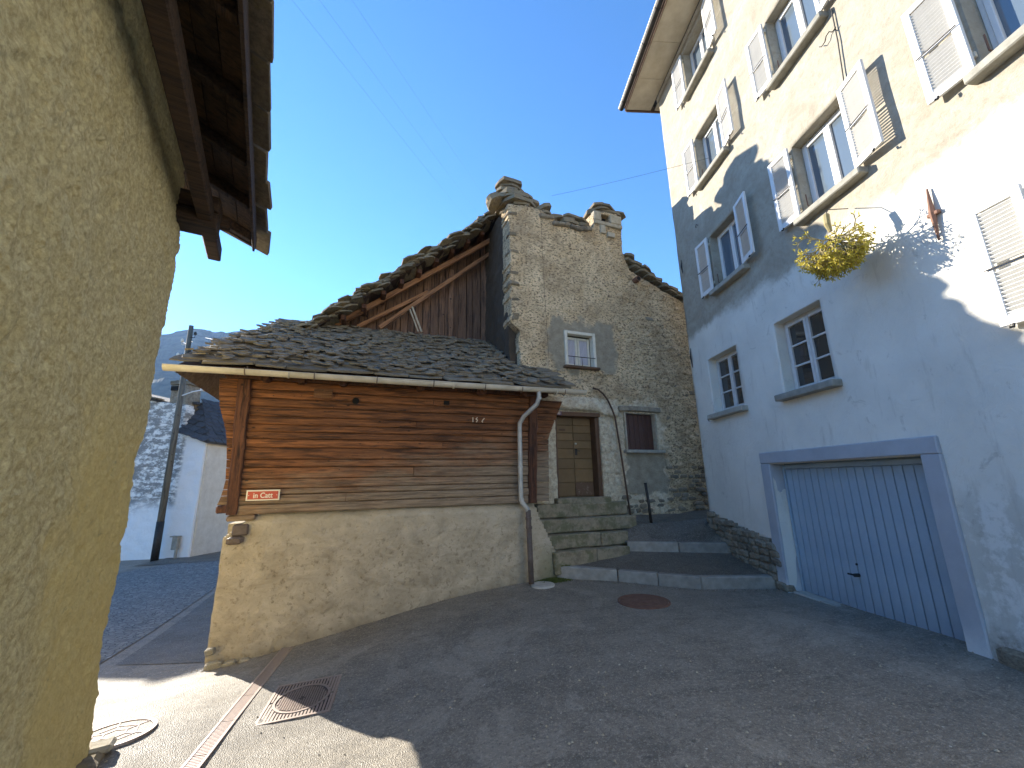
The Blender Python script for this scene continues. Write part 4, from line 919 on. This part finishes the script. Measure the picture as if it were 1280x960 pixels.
# linear drain
dr = tag(bpy.data.objects.new('drain_channel', None), 'long narrow slotted metal drain channel running from the barn base towards the viewer', 'drain channel'); COL.objects.link(dr); dr['_o'] = [0, 0, 0]
p0, p1 = Vector((-2.80, 6.66, 0)), Vector((-1.96, 1.6, 0)); dr.location = (p0.x, p0.y, gzf(p0.x, p0.y)); ln = (p1-p0).length; dx = (p1-p0).normalized(); sd = Vector((-dx.y, dx.x, 0))
ns = 10; base = Vector(dr.location)
for k in range(ns):
    a, b = p0.lerp(p1, k/ns), p0.lerp(p1, (k+1)/ns); L = ln/ns-.006; za, zb_ = gzf(a.x, a.y)+.006, gzf(b.x, b.y)+.006
    a = Vector((a.x, a.y, za)); b = Vector((b.x, b.y, zb_)); q_ = (b-a).to_track_quat('X', 'Z')
    bm = bmesh.new(); box(bm, 0, L, -.075, -.052, -.02, .006); box(bm, 0, L, .052, .075, -.02, .006)
    o = obj('grating', bm, 'grating', dr, loc=a-base, rot=q_.to_euler()); o['_o'] = [0, 0, 0]
    bm = bmesh.new(); n = int(L/.022)
    for i in range(n): box(bm, .004+i*.022, .016+i*.022, -.0515, .0515, -.012, .003)
    obj('bars', bm, 'grating', o, kind='stuff'); obj('channel', bx(0, L, -.051, .051, -.03, -.014), 'iron', o)
# ================================================================== APARTMENT HOUSE (right)
DX = 4.586
apt = root('apartment_house', 'tall pale rendered apartment house with white louvred shutters and blue garage door', 'house', (DX, 0, 0), R(-90), (-5.3, 0, 0))
GAR = (-6.50, -4.12, -1.0, 1.92)
holes = [GAR]
WR = []   # windows: (u0,u1,z0,z1,kind)
for (y0, y1) in ((6.30, 7.25), (4.02, 4.92), (1.85, 2.74)):
    for (z0, z1) in ((5.36, 6.54), (7.80, 8.97), (10.14, 11.30)): WR.append((-y1, -y0, z0, z1, 'white'))
WR += [(-7.90, -6.93, 2.96, 4.10, 'old'), (-5.90, -4.98, 2.95, 4.10, 'old'), (-2.72, -1.85, 2.96, 4.12, 'white')]
for w_ in WR: holes.append(w_[:4])
def ain(u, z):
    n = .02*fbm(u, z, u*0, 3, 3, 44)
    foot = np.where(u < -6.72, .66+(-6.72-u)*.165, np.where(u > -3.9, .03, .0))
    return (z > foot+n) & (z < 11.58)
rough_wall('rendered_wall', breaks(-8.6, 4.5, .07, [a for h in holes for a in h[:2]]), breaks(-.1, 11.6, .07, [a for h in holes for a in h[2:]]),
           lambda U, Z: .015*fbm(U, Z, U*0, .6, 3, 71)+.006*fbm(U, Z, U*0, 3, 4, 72)*(1+(Z > 5)*.6)+.05*np.clip((.45-Z)/.3, 0, 1)*(U > -3.9)*(1+.5*fbm(U, Z, U*0, 5, 3, 70)), holes, ain, .24, 'white', apt)
obj('corner_wall', bx(-8.60, -8.35, .01, 9, -1, 11.58), 'white', apt); obj('corner_wall', bx(4.3, 4.55, .01, 9, -1, 11.58), 'white', apt)
obj('inner_wall', bx(-8.3, 4.3, 2.5, 2.6, -1, 11.5), 'conc', apt)
# windows
def window(u0, u1, z0, z1, kind):
    um = (u0+u1)/2; f = .045; mt = 'whitepaint' if kind == 'white' else 'greyframe'
    bm = bmesh.new(); y0, y1 = .16, .235
    box(bm, u0+.001, u0+f, y0, y1, z0, z1, .004); box(bm, u1-f, u1-.001, y0, y1, z0, z1, .004); box(bm, u0+f+.001, u1-f-.001, y0+.002, y1, z1-f, z1-.001, .004); box(bm, u0+f+.001, u1-f-.001, y0+.002, y1, z0+.001, z0+f, .004)
    wn = obj('window', bm, mt, apt); wn['_o'] = [0, 0, 0]
    for a, b in ((u0+f, um), (um, u1-f)):
        bm = bmesh.new(); s = .05; a += .003; b -= .003; Y0, Y1 = .145, .20
        box(bm, a, a+s, Y0, Y1, z0+f, z1-f, .005); box(bm, b-s, b, Y0, Y1, z0+f, z1-f, .005)
        box(bm, a+s+.001, b-s-.001, Y0+.002, Y1, z1-f-s, z1-f, .005); box(bm, a+s+.001, b-s-.001, Y0+.002, Y1, z0+f, z0+f+s, .005)
        if kind == 'old':
            for k in (1, 2): zz = z0+f+s+(z1-z0-2*f-2*s)*k/3; box(bm, a+s+.001, b-s-.001, Y0+.006, Y1, zz-.014, zz+.014, .003)
        obj('sash', bm, mt, wn)
        if kind == 'old':
            hh = (z1-z0-2*f-2*s)
            for k in range(3): obj('pane', bx(a+s-.004, b-s+.004, .176, .180, z0+f+s+hh*k/3+.0145, z0+f+s+hh*(k+1)/3-.0145), 'darkglass', wn)
        else: obj('pane', bx(a+s-.004, b-s+.004, .176, .182, z0+f+s-.004, z1-f-s+.004), 'glass', wn)
    if kind == 'white': obj('curtain', bx(u0+.05, um-.03, .27, .275, z0+.05, z1-.05), 'curtain', wn)
    rough_block('window_sill', u0-.09, u1+.09, -.13, .14, z0-.10, z0-.004, 'sill', wn, .005, int(z0*10+u0), .012, 4)
for w_ in WR: window(*w_)
SLAT = bx(0, 1, 0, .040, 0, .008)
bmesh.ops.rotate(SLAT, cent=(0, 0, 0), matrix=Matrix.Rotation(R(-42), 3, 'X'), verts=SLAT.verts); slat_me = bpy.data.meshes.new('slat'); SLAT.to_mesh(slat_me); SLAT.free(); slat_me.materials.append(MAT['whitepaint'])
def shutter(u_h, z0, z1, wd, side, ajar, slats):
    """hinged at u_h; side -1 opens to smaller u, +1 to larger u; built flat then turned by ajar about the hinge"""
    h = z1-z0; bm = bmesh.new(); f = .07; fr = .035
    box(bm, 0, f, 0, fr, 0, h, .004); box(bm, wd-f, wd, 0, fr, 0, h, .004); box(bm, f+.001, wd-f-.001, .001, fr-.001, h-f, h, .004); box(bm, f+.001, wd-f-.001, .001, fr-.001, 0, f+.02, .004)
    zm = h*.46; box(bm, f+.001, wd-f-.001, .012, fr-.001, zm-.012, zm+.012, .002)
    for v in bm.verts: v.co.x *= side; v.co.y = -v.co.y
    if side < 0: bmesh.ops.reverse_faces(bm, faces=bm.faces[:])
    s = obj('shutter', bm, 'whitepaint', apt, loc=(u_h, -.045, z0), rot=(0, 0, R(-ajar*side))); s['_o'] = [0, 0, 0]
    n = 26; st = (h-2*f-.02)/n
    if slats:
        for i in range(n):
            z = f+.025+i*st
            if abs(z-zm) < .03: continue
            obj('slat', slat_me, None, s, loc=(f*side if side > 0 else -(wd-f), -.031, z+.012), scale=(wd-2*f, 1, 1))
    else: obj('panel', bx(min(f*side, (wd-f)*side), max(f*side, (wd-f)*side), -.024, -.012, f, h-f), 'whitepaint', s)
    bm = bmesh.new(); tube(bm, [(side*.02, -.05, zm), (side*(wd-.02), -.05, zm)], .007, 5)
    obj('catch_bar', bm, 'iron', s); bm = bmesh.new(); tube(bm, [(side*(wd-.10), -.045, .0), (side*(wd-.10), -.055, -.03), (side*(wd-.08), -.07, -.03)], .012, 5); obj('holdback', bm, 'iron', s)
    for z in (.16, h-.16):
        bm = bmesh.new(); box(bm, -.03, .012*1, .0, .03, z-.03, z+.03, .004); obj('hinge', bm, 'zinc', s)
SH = [(w_[0], w_[1], w_[2], w_[3]) for w_ in WR if w_[4] == 'white']
for (u0, u1, z0, z1) in SH:
    wl = .39 if u0 > -5.2 else .42
    shutter(u0-.01, z0+.01, z1-.0, wl, -1, random.uniform(2, 5), True)
    if u1 < -3: shutter(u1+.01, z0+.01, z1+.0, .43, 1, random.choice((9, 12, 10)), True)
    bm = bmesh.new(); tube(bm, [(u0+.06, .05, z0+.12), (u0+.06, .02, z0+.14), (u0+.06, .02, z0+.32)], .008, 5); obj('shutter_hook', bm, 'rust', apt)
# garage
gd = obj('garage_door', bx(-6.495, -4.125, .225, .25, -.12, 1.93), 'garage', apt); gd['_o'] = [0, 0, 0]
bm = bmesh.new(); box(bm, -6.49, -6.455, .175, .224, -.1, 1.90, .003); box(bm, -4.165, -4.13, .175, .224, -.1, 1.90, .003); box(bm, -6.45, -4.17, .177, .224, 1.84, 1.90, .003); obj('garage_door_frame', bm, 'garage', gd)
ns_ = 18; a0, a1 = -6.452, -4.168; sw = (a1-a0)/ns_; stm = bx(.006, sw-.006, 0, .02, 0, 1.80, .006); sme = bpy.data.meshes.new('garage_strip'); stm.to_mesh(sme); stm.free(); sme.materials.append(MAT['garage'])
for i in range(ns_): obj('garage_strip', sme, None, gd, loc=(a0+i*sw, .198+random.uniform(-.0015, .0015), .035+.0*i))
bm = bmesh.new(); tube(bm, [(-5.43, .20, .47), (-5.43, .13, .47)], .022, 10); tube(bm, [(-5.43, .14, .47), (-5.53, .135, .47)], .012, 8); tube(bm, [(-5.43, .197, .60), (-5.43, .185, .60)], .014, 8); obj('garage_handle', bm, 'iron', gd)
for (a, b, c, d, e, f) in ((-6.71, -6.50, -.035, .23, -.35, 1.925), (-4.12, -3.92, -.035, .23, -.3, 1.925), (-6.71, -3.92, -.036, .23, 1.927, 2.11)):
    rough_block('garage_surround', a, b, c, d, e, f, 'garframe', apt, .004, int(a*-10), .012, 7)
rough_block('garage_threshold', -6.5, -4.12, .02, .24, -.3, .035, 'conc', apt, .006, 3, .012, 9)
# rubble footing between the garage and the corner
BA = [boulder_mesh('footing_stone', 400+i, 'rubble') for i in range(6)]
for r_i, zf_ in enumerate(np.arange(-.05, 1.1, .115)):
    u = -8.65
    while u < -6.75:
        wd = random.uniform(.12, .30); um_ = u+wd/2; topz = .70+(-6.72-um_)*.165; botz = np.interp(-um_, [6.7, 6.95, 7.95, 8.05, 8.7], [.0, .15, .30, .48, .86])
        if botz-.1 < zf_ < topz: obj('footing_stone', random.choice(BA), None, apt, loc=(um_, .005+random.uniform(-.01, .012), zf_), scale=(wd*.98, .16, random.uniform(.10, .125)), rot=(0, R(random.uniform(-7, 7)), 0))
        u += wd+.008
rough_wall('footing', breaks(-8.6, -6.71, .05), breaks(-.3, 1.1, .05), lambda U, Z: .02+.05*fbm(U, Z, U*0, 5, 3, 9), inside=lambda u, z: z < .72+(-6.72-u)*.165, thick=.3, mat='rubble', parent=apt)
u = -3.85
while u < -.2:
    wd = random.uniform(.2, .4); obj('footing_stone', random.choice(BA), None, apt, loc=(u+wd/2, -.015, .16+random.uniform(-.03, .03)), scale=(wd, .16, random.uniform(.12, .2)), rot=(0, R(random.uniform(-7, 7)), 0)); u += wd
# eave, soffit, gutter, hipped roof
obj('cornice', bx(-8.62, 4.55, -.05, .04, 11.42, 11.555, .01), 'white', apt)
for i in range(15): obj('soffit_panel', bx(-8.98+i*.9+.004, -8.98+(i+1)*.9-.004, -.74, -.055, 11.56+.001*(i % 2), 11.60, .004), 'soffit', apt)
for i in range(9): obj('soffit_panel', bx(-8.98, -8.61, .05+i*.9, .05+(i+1)*.9-.006, 11.56, 11.60, .004), 'soffit', apt)
obj('fascia_board', bx(-9.0, 4.6, -.775, -.745, 11.53, 11.72, .004), 'frameb', apt); obj('fascia_board', bx(-9.03, -8.985, -.74, 8, 11.53, 11.72, .004), 'frameb', apt)
bm = bmesh.new()
sec = [(-.785-.07-.07*math.cos(a), 11.66-.07*math.sin(a)) for a in np.linspace(0, math.pi, 9)]; L0 = [bm.verts.new((-9.05, y, z)) for y, z in sec]; L1 = [bm.verts.new((4.6, y, z)) for y, z in sec]
for i in range(8): bm.faces.new((L0[i], L1[i], L1[i+1], L0[i+1]))
bm.faces.new(L0); g2_ = obj('gutter', bm, 'iron', apt); g2_['_o'] = [0, 0, 0]
bm = bmesh.new(); tube(bm, [(-9.05, -.925, 11.665), (4.6, -.925, 11.665)], .013, 8); obj('gutter_bead', bm, 'whitepaint', g2_)
for i in range(18):
    bm = bmesh.new(); tube(bm, [(-8.8+i*.75, y*1.0-.004*(y < -.8), z-.004) for y, z in sec], .008, 4); obj('gutter_bracket', bm, 'iron', g2_)
poly3('roof', [(-9.05, -.80, 11.74), (4.6, -.80, 11.74), (1, 4.4, 13.8), (-4.6, 4.4, 13.8)], .06, 'farslate', apt)
poly3('roof', [(-9.05, -.80, 11.74), (-4.6, 4.4, 13.8), (-9.05, 9.6, 11.74)], .06, 'farslate', apt)
# iron tie plate, corner cramps, cable
bm = bmesh.new(); tube(bm, [(-3.40, -.03, 4.60), (-3.405, -.04, 4.32), (-3.42, -.03, 4.02)], [.008, .028, .008], 6); box(bm, -3.46, -3.35, -.05, -.005, 4.29, 4.33, .006); obj('wall_anchor', bm, 'rust', apt)
for (u, z0, z1) in ((-8.42, 6.35, 6.7), (-8.5, 4.1, 4.55)):
    bm = bmesh.new(); tube(bm, [(u, -.025, z0), (u, -.04, (z0+z1)/2), (u, -.025, z1)], [.006, .02, .006], 6); obj('wall_anchor', bm, 'iron', apt)
bm = bmesh.new(); tube(bm, [(-3.86, -.03, 7.72), (-3.88, -.03, 7.2), (-3.93, -.03, 6.6)], .008, 5); obj('wall_cable', bm, 'iron', apt)
bm = bmesh.new(); tube(bm, [(-4.12, -.04, 7.42), (-4.08, -.05, 7.37), (-4.02, -.05, 7.38), (-3.99, -.05, 7.43), (-3.94, -.05, 7.44), (-3.90, -.05, 7.38), (-3.85, -.04, 7.40)], .007, 5); obj('wall_hook', bm, 'iron', apt)
bm = bmesh.new(); tube(bm, [(-8.08, .0, 2.90), (-8.08, -.07, 2.89), (-8.03, -.07, 2.84)], .010, 5); obj('wall_hook', bm, 'iron', apt)
bm = bmesh.new(); tube(bm, [(-7.66, 0, 7.05), (-7.62, -.05, 7.02), (-7.57, -.05, 7.06), (-7.52, -.05, 7.0)], .007, 5); obj('wall_hook', bm, 'iron', apt)
# mistletoe ----------------------------------------------------------------
mis = root('mistletoe_bunch', 'yellow green mistletoe bunch hanging upside down below the window sill', 'plant', (4.12, 4.14, 4.33), 0, group=None)
tw = bmesh.new(); lv = bmesh.new(); tips = []
bm = bmesh.new(); tube(bm, [(.02, 0, .26), (.0, 0, .36), (.03, .02, .50)], [.022, .035, .033], 8); obj('cut_stem', bm, 'twig', mis)
def grow(p, d, L, dep):
    q = p+d*L; r = .0028+.0016*dep; a = d.orthogonal().normalized(); b = d.cross(a)
    A = [tw.verts.new(p+(a*math.cos(k*2.094)+b*math.sin(k*2.094))*r) for k in range(3)]; B = [tw.verts.new(q+(a*math.cos(k*2.094)+b*math.sin(k*2.094))*r*.8) for k in range(3)]
    for k in range(3): tw.faces.new((A[k], A[(k+1) % 3], B[(k+1) % 3], B[k]))
    if dep == 0 or (q.length > random.uniform(.22, .42) and dep < 4): tips.append((q, d)); return
    ang = random.uniform(0, 6.28)
    for s in (0, 1):
        e = a*math.cos(ang+s*math.pi)+b*math.sin(ang+s*math.pi); nd = (d*math.cos(.5)+e*math.sin(random.uniform(.35, .75))+Vector((0, 0, -.07))).normalized()
        grow(q, nd, L*random.uniform(.80, .98), dep-1)
for i in range(20):
    th = random.uniform(0, 6.28); el_ = random.uniform(-1.25, .45); d = Vector((math.cos(th)*math.cos(el_), math.sin(th)*math.cos(el_), math.sin(el_)))
    grow(Vector((0, 0, .16)), (d+Vector((0, 0, -.35))).normalized(), .094, 6)
for q, d in tips:
    for s in (0, 1, 2, 3):
        a = (d.orthogonal().normalized()*math.cos(s*1.57+q.x*40)+d.cross(d.orthogonal().normalized())*math.sin(s*1.57+q.x*40)); t = (d*.8+a*random.uniform(.5, 1)).normalized(); sd_ = t.cross(a+Vector((0, 0, .3))).normalized(); L = random.uniform(.032, .052); W = .0085
        b0 = q-d*random.uniform(0, .04)
        lv.faces.new([lv.verts.new(x) for x in (b0, b0+t*L*.5+sd_*W, b0+t*L, b0+t*L*.5-sd_*W)])
obj('twigs', tw, 'twig', mis); obj('leaves', lv, 'leaf', mis, kind='stuff')
bm = bmesh.new(); tube(bm, [(.02, .02, .50), (.10, .05, .60), (.42, .1, .66)], .006, 5); obj('hanging_wire', bm, 'iron', mis)
# ================================================================== YELLOW HOUSE (left foreground)
YC = (-3.298, 4.159, 0)
yel = root('yellow_house', 'yellow rough plastered house wall at the left under a dark timber eave', 'house', YC, R(117), (-1.5, .3, -.2))
def ydisp(U, Z):
    w_ = .3*fbm(U, Z, U*0, 1.3, 2, 4)
    d = .030*fbm(U, Z, U*0, .8, 3, 41)+.020*fbm(U+w_, Z*1.2-w_, U*0, 5.5, 4, 42)+.018*fbm(U+w_, Z+w_, U*0, 14, 4, 43, .6)+.006*fbm(U, Z, U*0, 45, 3, 44)
    d -= .08*np.clip((U+.10)/.12, 0, 1)**2
    d += .05*np.clip((.5-Z)/.9, 0, 1)
    return d
def yin(u, z):
    n = .018*fbm(u, z, u*0, 2.5, 3, 45)+.012*fbm(u, z, u*0, 14, 3, 46)
    e = np.interp(z, [-.5, .6, 3.7, 4.0, 4.12, 4.3, 4.5, 4.72, 4.9, 5.1], [.03, 0, 0, -.04, .02, -.13, -.14, -.30, -.36, -.40])
    return (u < e+n-.0) & (z > -.35+.06*fbm(u, z, u*0, 2, 2, 1)) & (z < 5.25)
rough_wall('plaster_wall', breaks(-5.6, .12, .02), breaks(-.6, 5.26, .02), ydisp, inside=yin, thick=.5, mat='yellow', parent=yel, jag=.012)
o = rough_wall('plaster_wall', breaks(.15, 6, .1), breaks(-1.2, 5.0, .1), lambda U, Z: .03*fbm(U, Z, U*0, 3, 3, 48), thick=.3, mat='yellow', parent=yel)
o.rotation_euler = (0, 0, R(90)); o.location = Vector((-.12, 0, 0))-Vector(yel['_o'])
rough_block('plinth_stone', -.62, .10, -.13, .5, -.9, -.33, 'slabs', yel, .03, 5, .03, 6)
rough_block('plinth_stone', -5.6, -.66, -.07, .5, -.9, -.28, 'slabs', yel, .03, 6, .03, 8)
rough_block('plinth_stone', -.10, .08, -.17, .1, -.36, -.30, 'palestone', yel, .015, 7, .02, 3)
# eave: purlin, brackets, rafters, boards, fascia, slates (local x along the wall, -y outwards)
obj('purlin', bx(-5.6, .50, -.30, -.17, 4.42, 4.60, .012, .004), 'darkwood', yel)
for z, x0 in ((4.36, -.42), (4.55, -.42)): obj('bracket_beam', bx(x0, -.16, -.34, .4, z, z+.17, .012, .004), 'darkwood', yel)
obj('bracket_beam', bx(-.03, .10, -.40, .4, 4.62, 4.74, .012, .004), 'darkwood', yel)
ysl = math.tan(R(24)); SQ = []
for k in range(5):
    bm = bx(-.5, .5, -.5, .5, -.5, .5, .02, .018); q_ = bpy.data.meshes.new('square_slate'); bm.to_mesh(q_); bm.free(); q_.materials.append(MAT['slate']); SQ.append(q_)
def yz(y, base=4.78): return base+(y+.62)*ysl
for x in list(np.arange(-5.4, .2, .72))+[.38]:
    beam('rafter', (x, -.60, yz(-.60)-.02), (x, 1.6, yz(1.6)-.02), .08, .11, 'darkwood', yel)
for i in range(9):
    y = -.60+i*.17; poly3('soffit_board', [(-5.6, y, yz(y)+.065), (.46, y, yz(y)+.065), (.46, y+.162, yz(y+.162)+.065), (-5.6, y+.162, yz(y+.162)+.065)], .02, 'darkwood', yel)
obj('fascia_board', bx(-5.6, .47, -.635, -.605, 4.64, 4.83, .004, .003), 'darkwood', yel)
yr = poly3('roof', [(-5.6, -.62, 4.885), (.47, -.62, 4.885), (.47, 3.2, 4.885+3.82*ysl), (-5.6, 3.2, 4.885+3.82*ysl)], .03, 'darkwood', yel); yr['_o'] = [0, 0, 0]
for r_i in range(9):
    y = -.56+r_i*.42; x = -5.55
    while x < .45:
        wd = random.uniform(.40, .58); obj('slate', random.choice(SQ), None, yr, loc=(x+wd/2, y+.14-(random.uniform(.0, .07) if r_i == 0 else 0), 4.93+(y+.76)*ysl+.02), scale=(wd*1.0, .62, .05), rot=(R(24-4), R(random.uniform(-1.5, 1.5)), R(random.uniform(-3, 3)))); x += wd+.022
obj('barge_board', poly3('barge_board', [(.475, -.64, 4.76), (.50, -.64, 4.76), (.50, 3.2, 4.76+3.84*ysl), (.475, 3.2, 4.76+3.84*ysl)], .12, 'darkwood', yel).data, None, yel) if False else poly3('barge_board', [(.475, -.64, 4.86), (.50, -.64, 4.86), (.50, 3.2, 4.86+3.84*ysl), (.475, 3.2, 4.86+3.84*ysl)], .16, 'darkwood', yel)
# ================================================================== WHITE HOUSE (far left)
WB = (-11.15, 17.03, 0)
wh = root('white_house', 'old whitewashed house with flaking gable, slate roof and stone chimney beyond the lane', 'house', WB, R(-7), (-3, 1, -.9))
WU, WZ = [-14, -8.6, -7.6, -6.6, -2.97, -1.25, -1.1, -.96, 0.02], [4.7, 6.35, 6.55, 6.45, 5.24, 5.0, 5.0, 3.86, 3.42]
rough_wall('gable_wall', breaks(-13, 0, .07), breaks(-1.4, 6.6, .07), lambda U, Z: .05*fbm(U, Z, U*0, 1.2, 4, 81)+.02*fbm(U, Z, U*0, 7, 3, 82), inside=lambda u, z: z < np.interp(u, WU, WZ), thick=.4, mat='whitewash', parent=wh)
o = rough_wall('side_wall', breaks(0, 7, .1), breaks(-1.5, 3.4, .1), lambda U, Z: .03*fbm(U, Z, U*0, 2, 3, 83), thick=.3, mat='beige', parent=wh)
o.rotation_euler = (0, 0, R(90)); o.location = Vector((.02, .05, 0))-Vector(wh['_o'])
obj('window_shutter', bx(-.02, .045, 1.25, 1.75, 2.85, 3.3, .005), 'frameb', wh)
poly3('roof', [(-1.12, -.12, 3.94), (.16, -.16, 3.46), (-1.10, .9, 5.22)], .08, 'farslate', wh)
poly3('roof', [(-1.10, .9, 5.22), (.16, -.16, 3.46), (.16, 7, 3.46), (-1.1, 7, 5.22)], .08, 'farslate', wh)
poly3('roof', [(-7.6, -.15, 6.62), (-2.3, -.15, 5.22), (-2.3, 7, 5.22), (-7.6, 7, 6.62)], .10, 'farslate', wh)
poly3('roof', [(-13.6, -.15, 4.85), (-7.62, -.15, 6.62), (-7.62, 7, 6.62), (-13.6, 7, 4.85)], .10, 'farslate', wh)
poly3('roof', [(-2.3, .5, 5.2), (-1.1, .5, 5.2), (-1.1, 7, 5.25), (-2.3, 7, 5.6)], .1, 'farslate', wh)
def fn2():
    if random.random() < .75:
        v, s = random.random(), random.random(); p = Vector((.18-1.28*v, 0, 3.50+1.76*v)); p.y = -.1+.95*v+s*(5.5)
        return p, Euler((0, R(48), R(random.uniform(-20, 20))))
    v = random.random(); s = random.random(); a = Vector((-1.12, -.12, 3.96)).lerp(Vector((.16, -.16, 3.50)), s).lerp(Vector((-1.1, .9, 5.26)), v)
    return a, Euler((R(48), R(15), R(random.uniform(-20, 20))))
FS = [stone_mesh('far_slate', 1, 1, 1, 8, .12, 500+i) for i in range(6)]
for s_ in FS: s_.materials.append(MAT['farslate'])
for r_i in range(11):
    v = r_i/10; x = .16-1.24*v; z = 3.50+1.74*v; y = -.14+.9*v
    while y < 6.5:
        wd = random.uniform(.32, .55); obj('slate', random.choice(FS), None, wh, loc=(x-.03, y+wd/2, z+.05), scale=(.34, wd, .035), rot=(0, R(50+random.uniform(-3, 3)), R(random.uniform(-4, 4)))); y += wd*.95
for r_i in range(6):
    v = r_i/6; n_r = max(1, int(4*(1-v)))
    for q in range(n_r):
        a = Vector((-1.12, -.14, 3.98)).lerp(Vector((.16, -.18, 3.52)), (q+.5)/n_r).lerp(Vector((-1.1, .9, 5.26)), v); obj('slate', random.choice(FS), None, wh, loc=a, scale=(.42, .34, .035), rot=(R(42), R(18), R(random.uniform(-6, 6))))
for i in range(16): obj('ridge_slab', random.choice(SL), None, wh, loc=(-2.4-i*.33, -.05, 5.28+i*.087), scale=(.42, .6, .06), rot=(0, R(15+random.uniform(-5, 5)), R(random.uniform(-10, 10))))
wc = rough_block('chimney', -2.05, -1.30, .15, .85, 4.6, 5.88, 'rubble', wh, .04, 31, .03, 7); wc['_o'] = list(wh['_o']) if False else [0, 0, 0]
for k, (x, sx) in enumerate([(-1.68, .95), (-1.70, .85)]): obj('chimney_cap', random.choice(SL), None, wc, loc=(x, .5, 5.93+k*.08), scale=(sx, .95, .09))
obj('flue_opening', bx(-1.95, -1.62, .06, .12, 5.62, 5.80), 'void', wc)
bm = bmesh.new(); box(bm, -.60, -.38, -.20, -.06, -.55, -.10, .01); box(bm, -.68, -.36, -.24, -.05, -.10, -.06, .008); tube(bm, [(-.42, -.14, -.9), (-.42, -.14, -.55)], .05, 8); obj('utility_box', bm, 'sill', wh)
# pole with insulators and lamp
pole = root('utility_pole', 'tall weathered utility pole with insulators standing before the white house', 'pole', (-12.05, 16.6, -.9), 0)
bm = bmesh.new(); tube(bm, [(0, 0, -.2), (-.05, .03, 4.5), (-.14, .05, 9.1)], [.115, .105, .085], 12); obj('shaft', bm, 'bolepole', pole, smooth=True)
bm = bmesh.new(); tube(bm, [(.0, 0, -.05), (-.01, 0, 1.4)], .122, 12); obj('tarred_base', bm, 'iron', pole, smooth=True)
for (dx_, z) in ((-.22, 8.4), (.24, 8.7), (-.30, 7.8), (.14, 7.95), (.20, 7.4)):
    bm = bmesh.new(); s = 1 if dx_ > 0 else -1; tube(bm, [(-.13, 0, z-.12), (dx_-.12, -.02, z-.14), (dx_-.12, -.02, z-.02)], .015, 5); tube(bm, [(dx_-.12, -.02, z-.02), (dx_-.12, -.02, z+.06), (dx_-.12, -.02, z+.11)], [.05, .055, .03], 8); obj('insulator', bm, 'iron' if s > 0 else 'creampaint', pole)
bm = bmesh.new(); tube(bm, [(0, 0, 6.15), (.45, -.1, 6.28), (.9, -.2, 6.33)], .022, 6); obj('lamp_arm', bm, 'whitepaint', pole)
obj('lamp_head', bx(.85, 1.5, -.32, -.08, 6.27, 6.40, .03), 'whitepaint', pole)
# overhead wires
def wire(pts, sag, label, grp='thin overhead wires crossing the sky', r=.008):
    a, b = Vector(pts[0]), Vector(pts[1]); bm = bmesh.new(); tube(bm, [a.lerp(b, t)-Vector((0, 0, sag*4*t*(1-t))) for t in np.linspace(0, 1, 14)], r, 4)
    return tag(obj('overhead_wire', bm, 'iron'), label, 'wire', grp)

wire([(-.51, 18.26, 14.01), (-3.25, 4.27, 8.98)], .05, 'thin dark overhead wire crossing the blue sky, left of three side by side', r=.0012)
wire([(-.11, 18.03, 14.36), (-2.87, 4.34, 9.09)], .05, 'thin dark overhead wire crossing the blue sky, middle of three side by side', r=.0012)
wire([(.41, 17.74, 14.75), (-2.4, 4.41, 9.22)], .05, 'thin dark overhead wire crossing the blue sky, right of three side by side', r=.0012)
wire([(1.75, 9.4, 9.12), (4.60, 6.9, 8.15)], .03, 'thin wire from the stone house chimney to the apartment house wall', r=.003)
wire([(-12.0, 16.6, 7.5), (-30, 40, 16)], .3, 'thin wire running from the utility pole back towards the mountain', r=.01)
wire([(-11.9, 16.6, 7.8), (-3.9, 8.4, 4.9)], .25, 'thin wire from the utility pole to the barn roof edge', r=.007)
# ================================================================== haze
HZ = 1
if HZ:
    hm = bpy.data.materials.new('haze'); hm.use_nodes = True; n_ = hm.node_tree; n_.nodes.clear()
    pv = n_.nodes.new('ShaderNodeVolumePrincipled'); pv.inputs['Color'].default_value = (.45, .66, 1, 1); pv.inputs['Density'].default_value = .00011; pv.inputs['Anisotropy'].default_value = .2
    ou = n_.nodes.new('ShaderNodeOutputMaterial'); n_.links.new(pv.outputs[0], ou.inputs[1])
    hb = bx(-3900, 3900, -3900, 3900, -12, 640); me = bpy.data.meshes.new('haze'); hb.to_mesh(me); hb.free(); me.materials.append(hm)
    h = bpy.data.objects.new('haze', me); COL.objects.link(h); h['kind'] = 'stuff'
for o in bpy.data.objects:
    if '_o' in o: del o['_o']
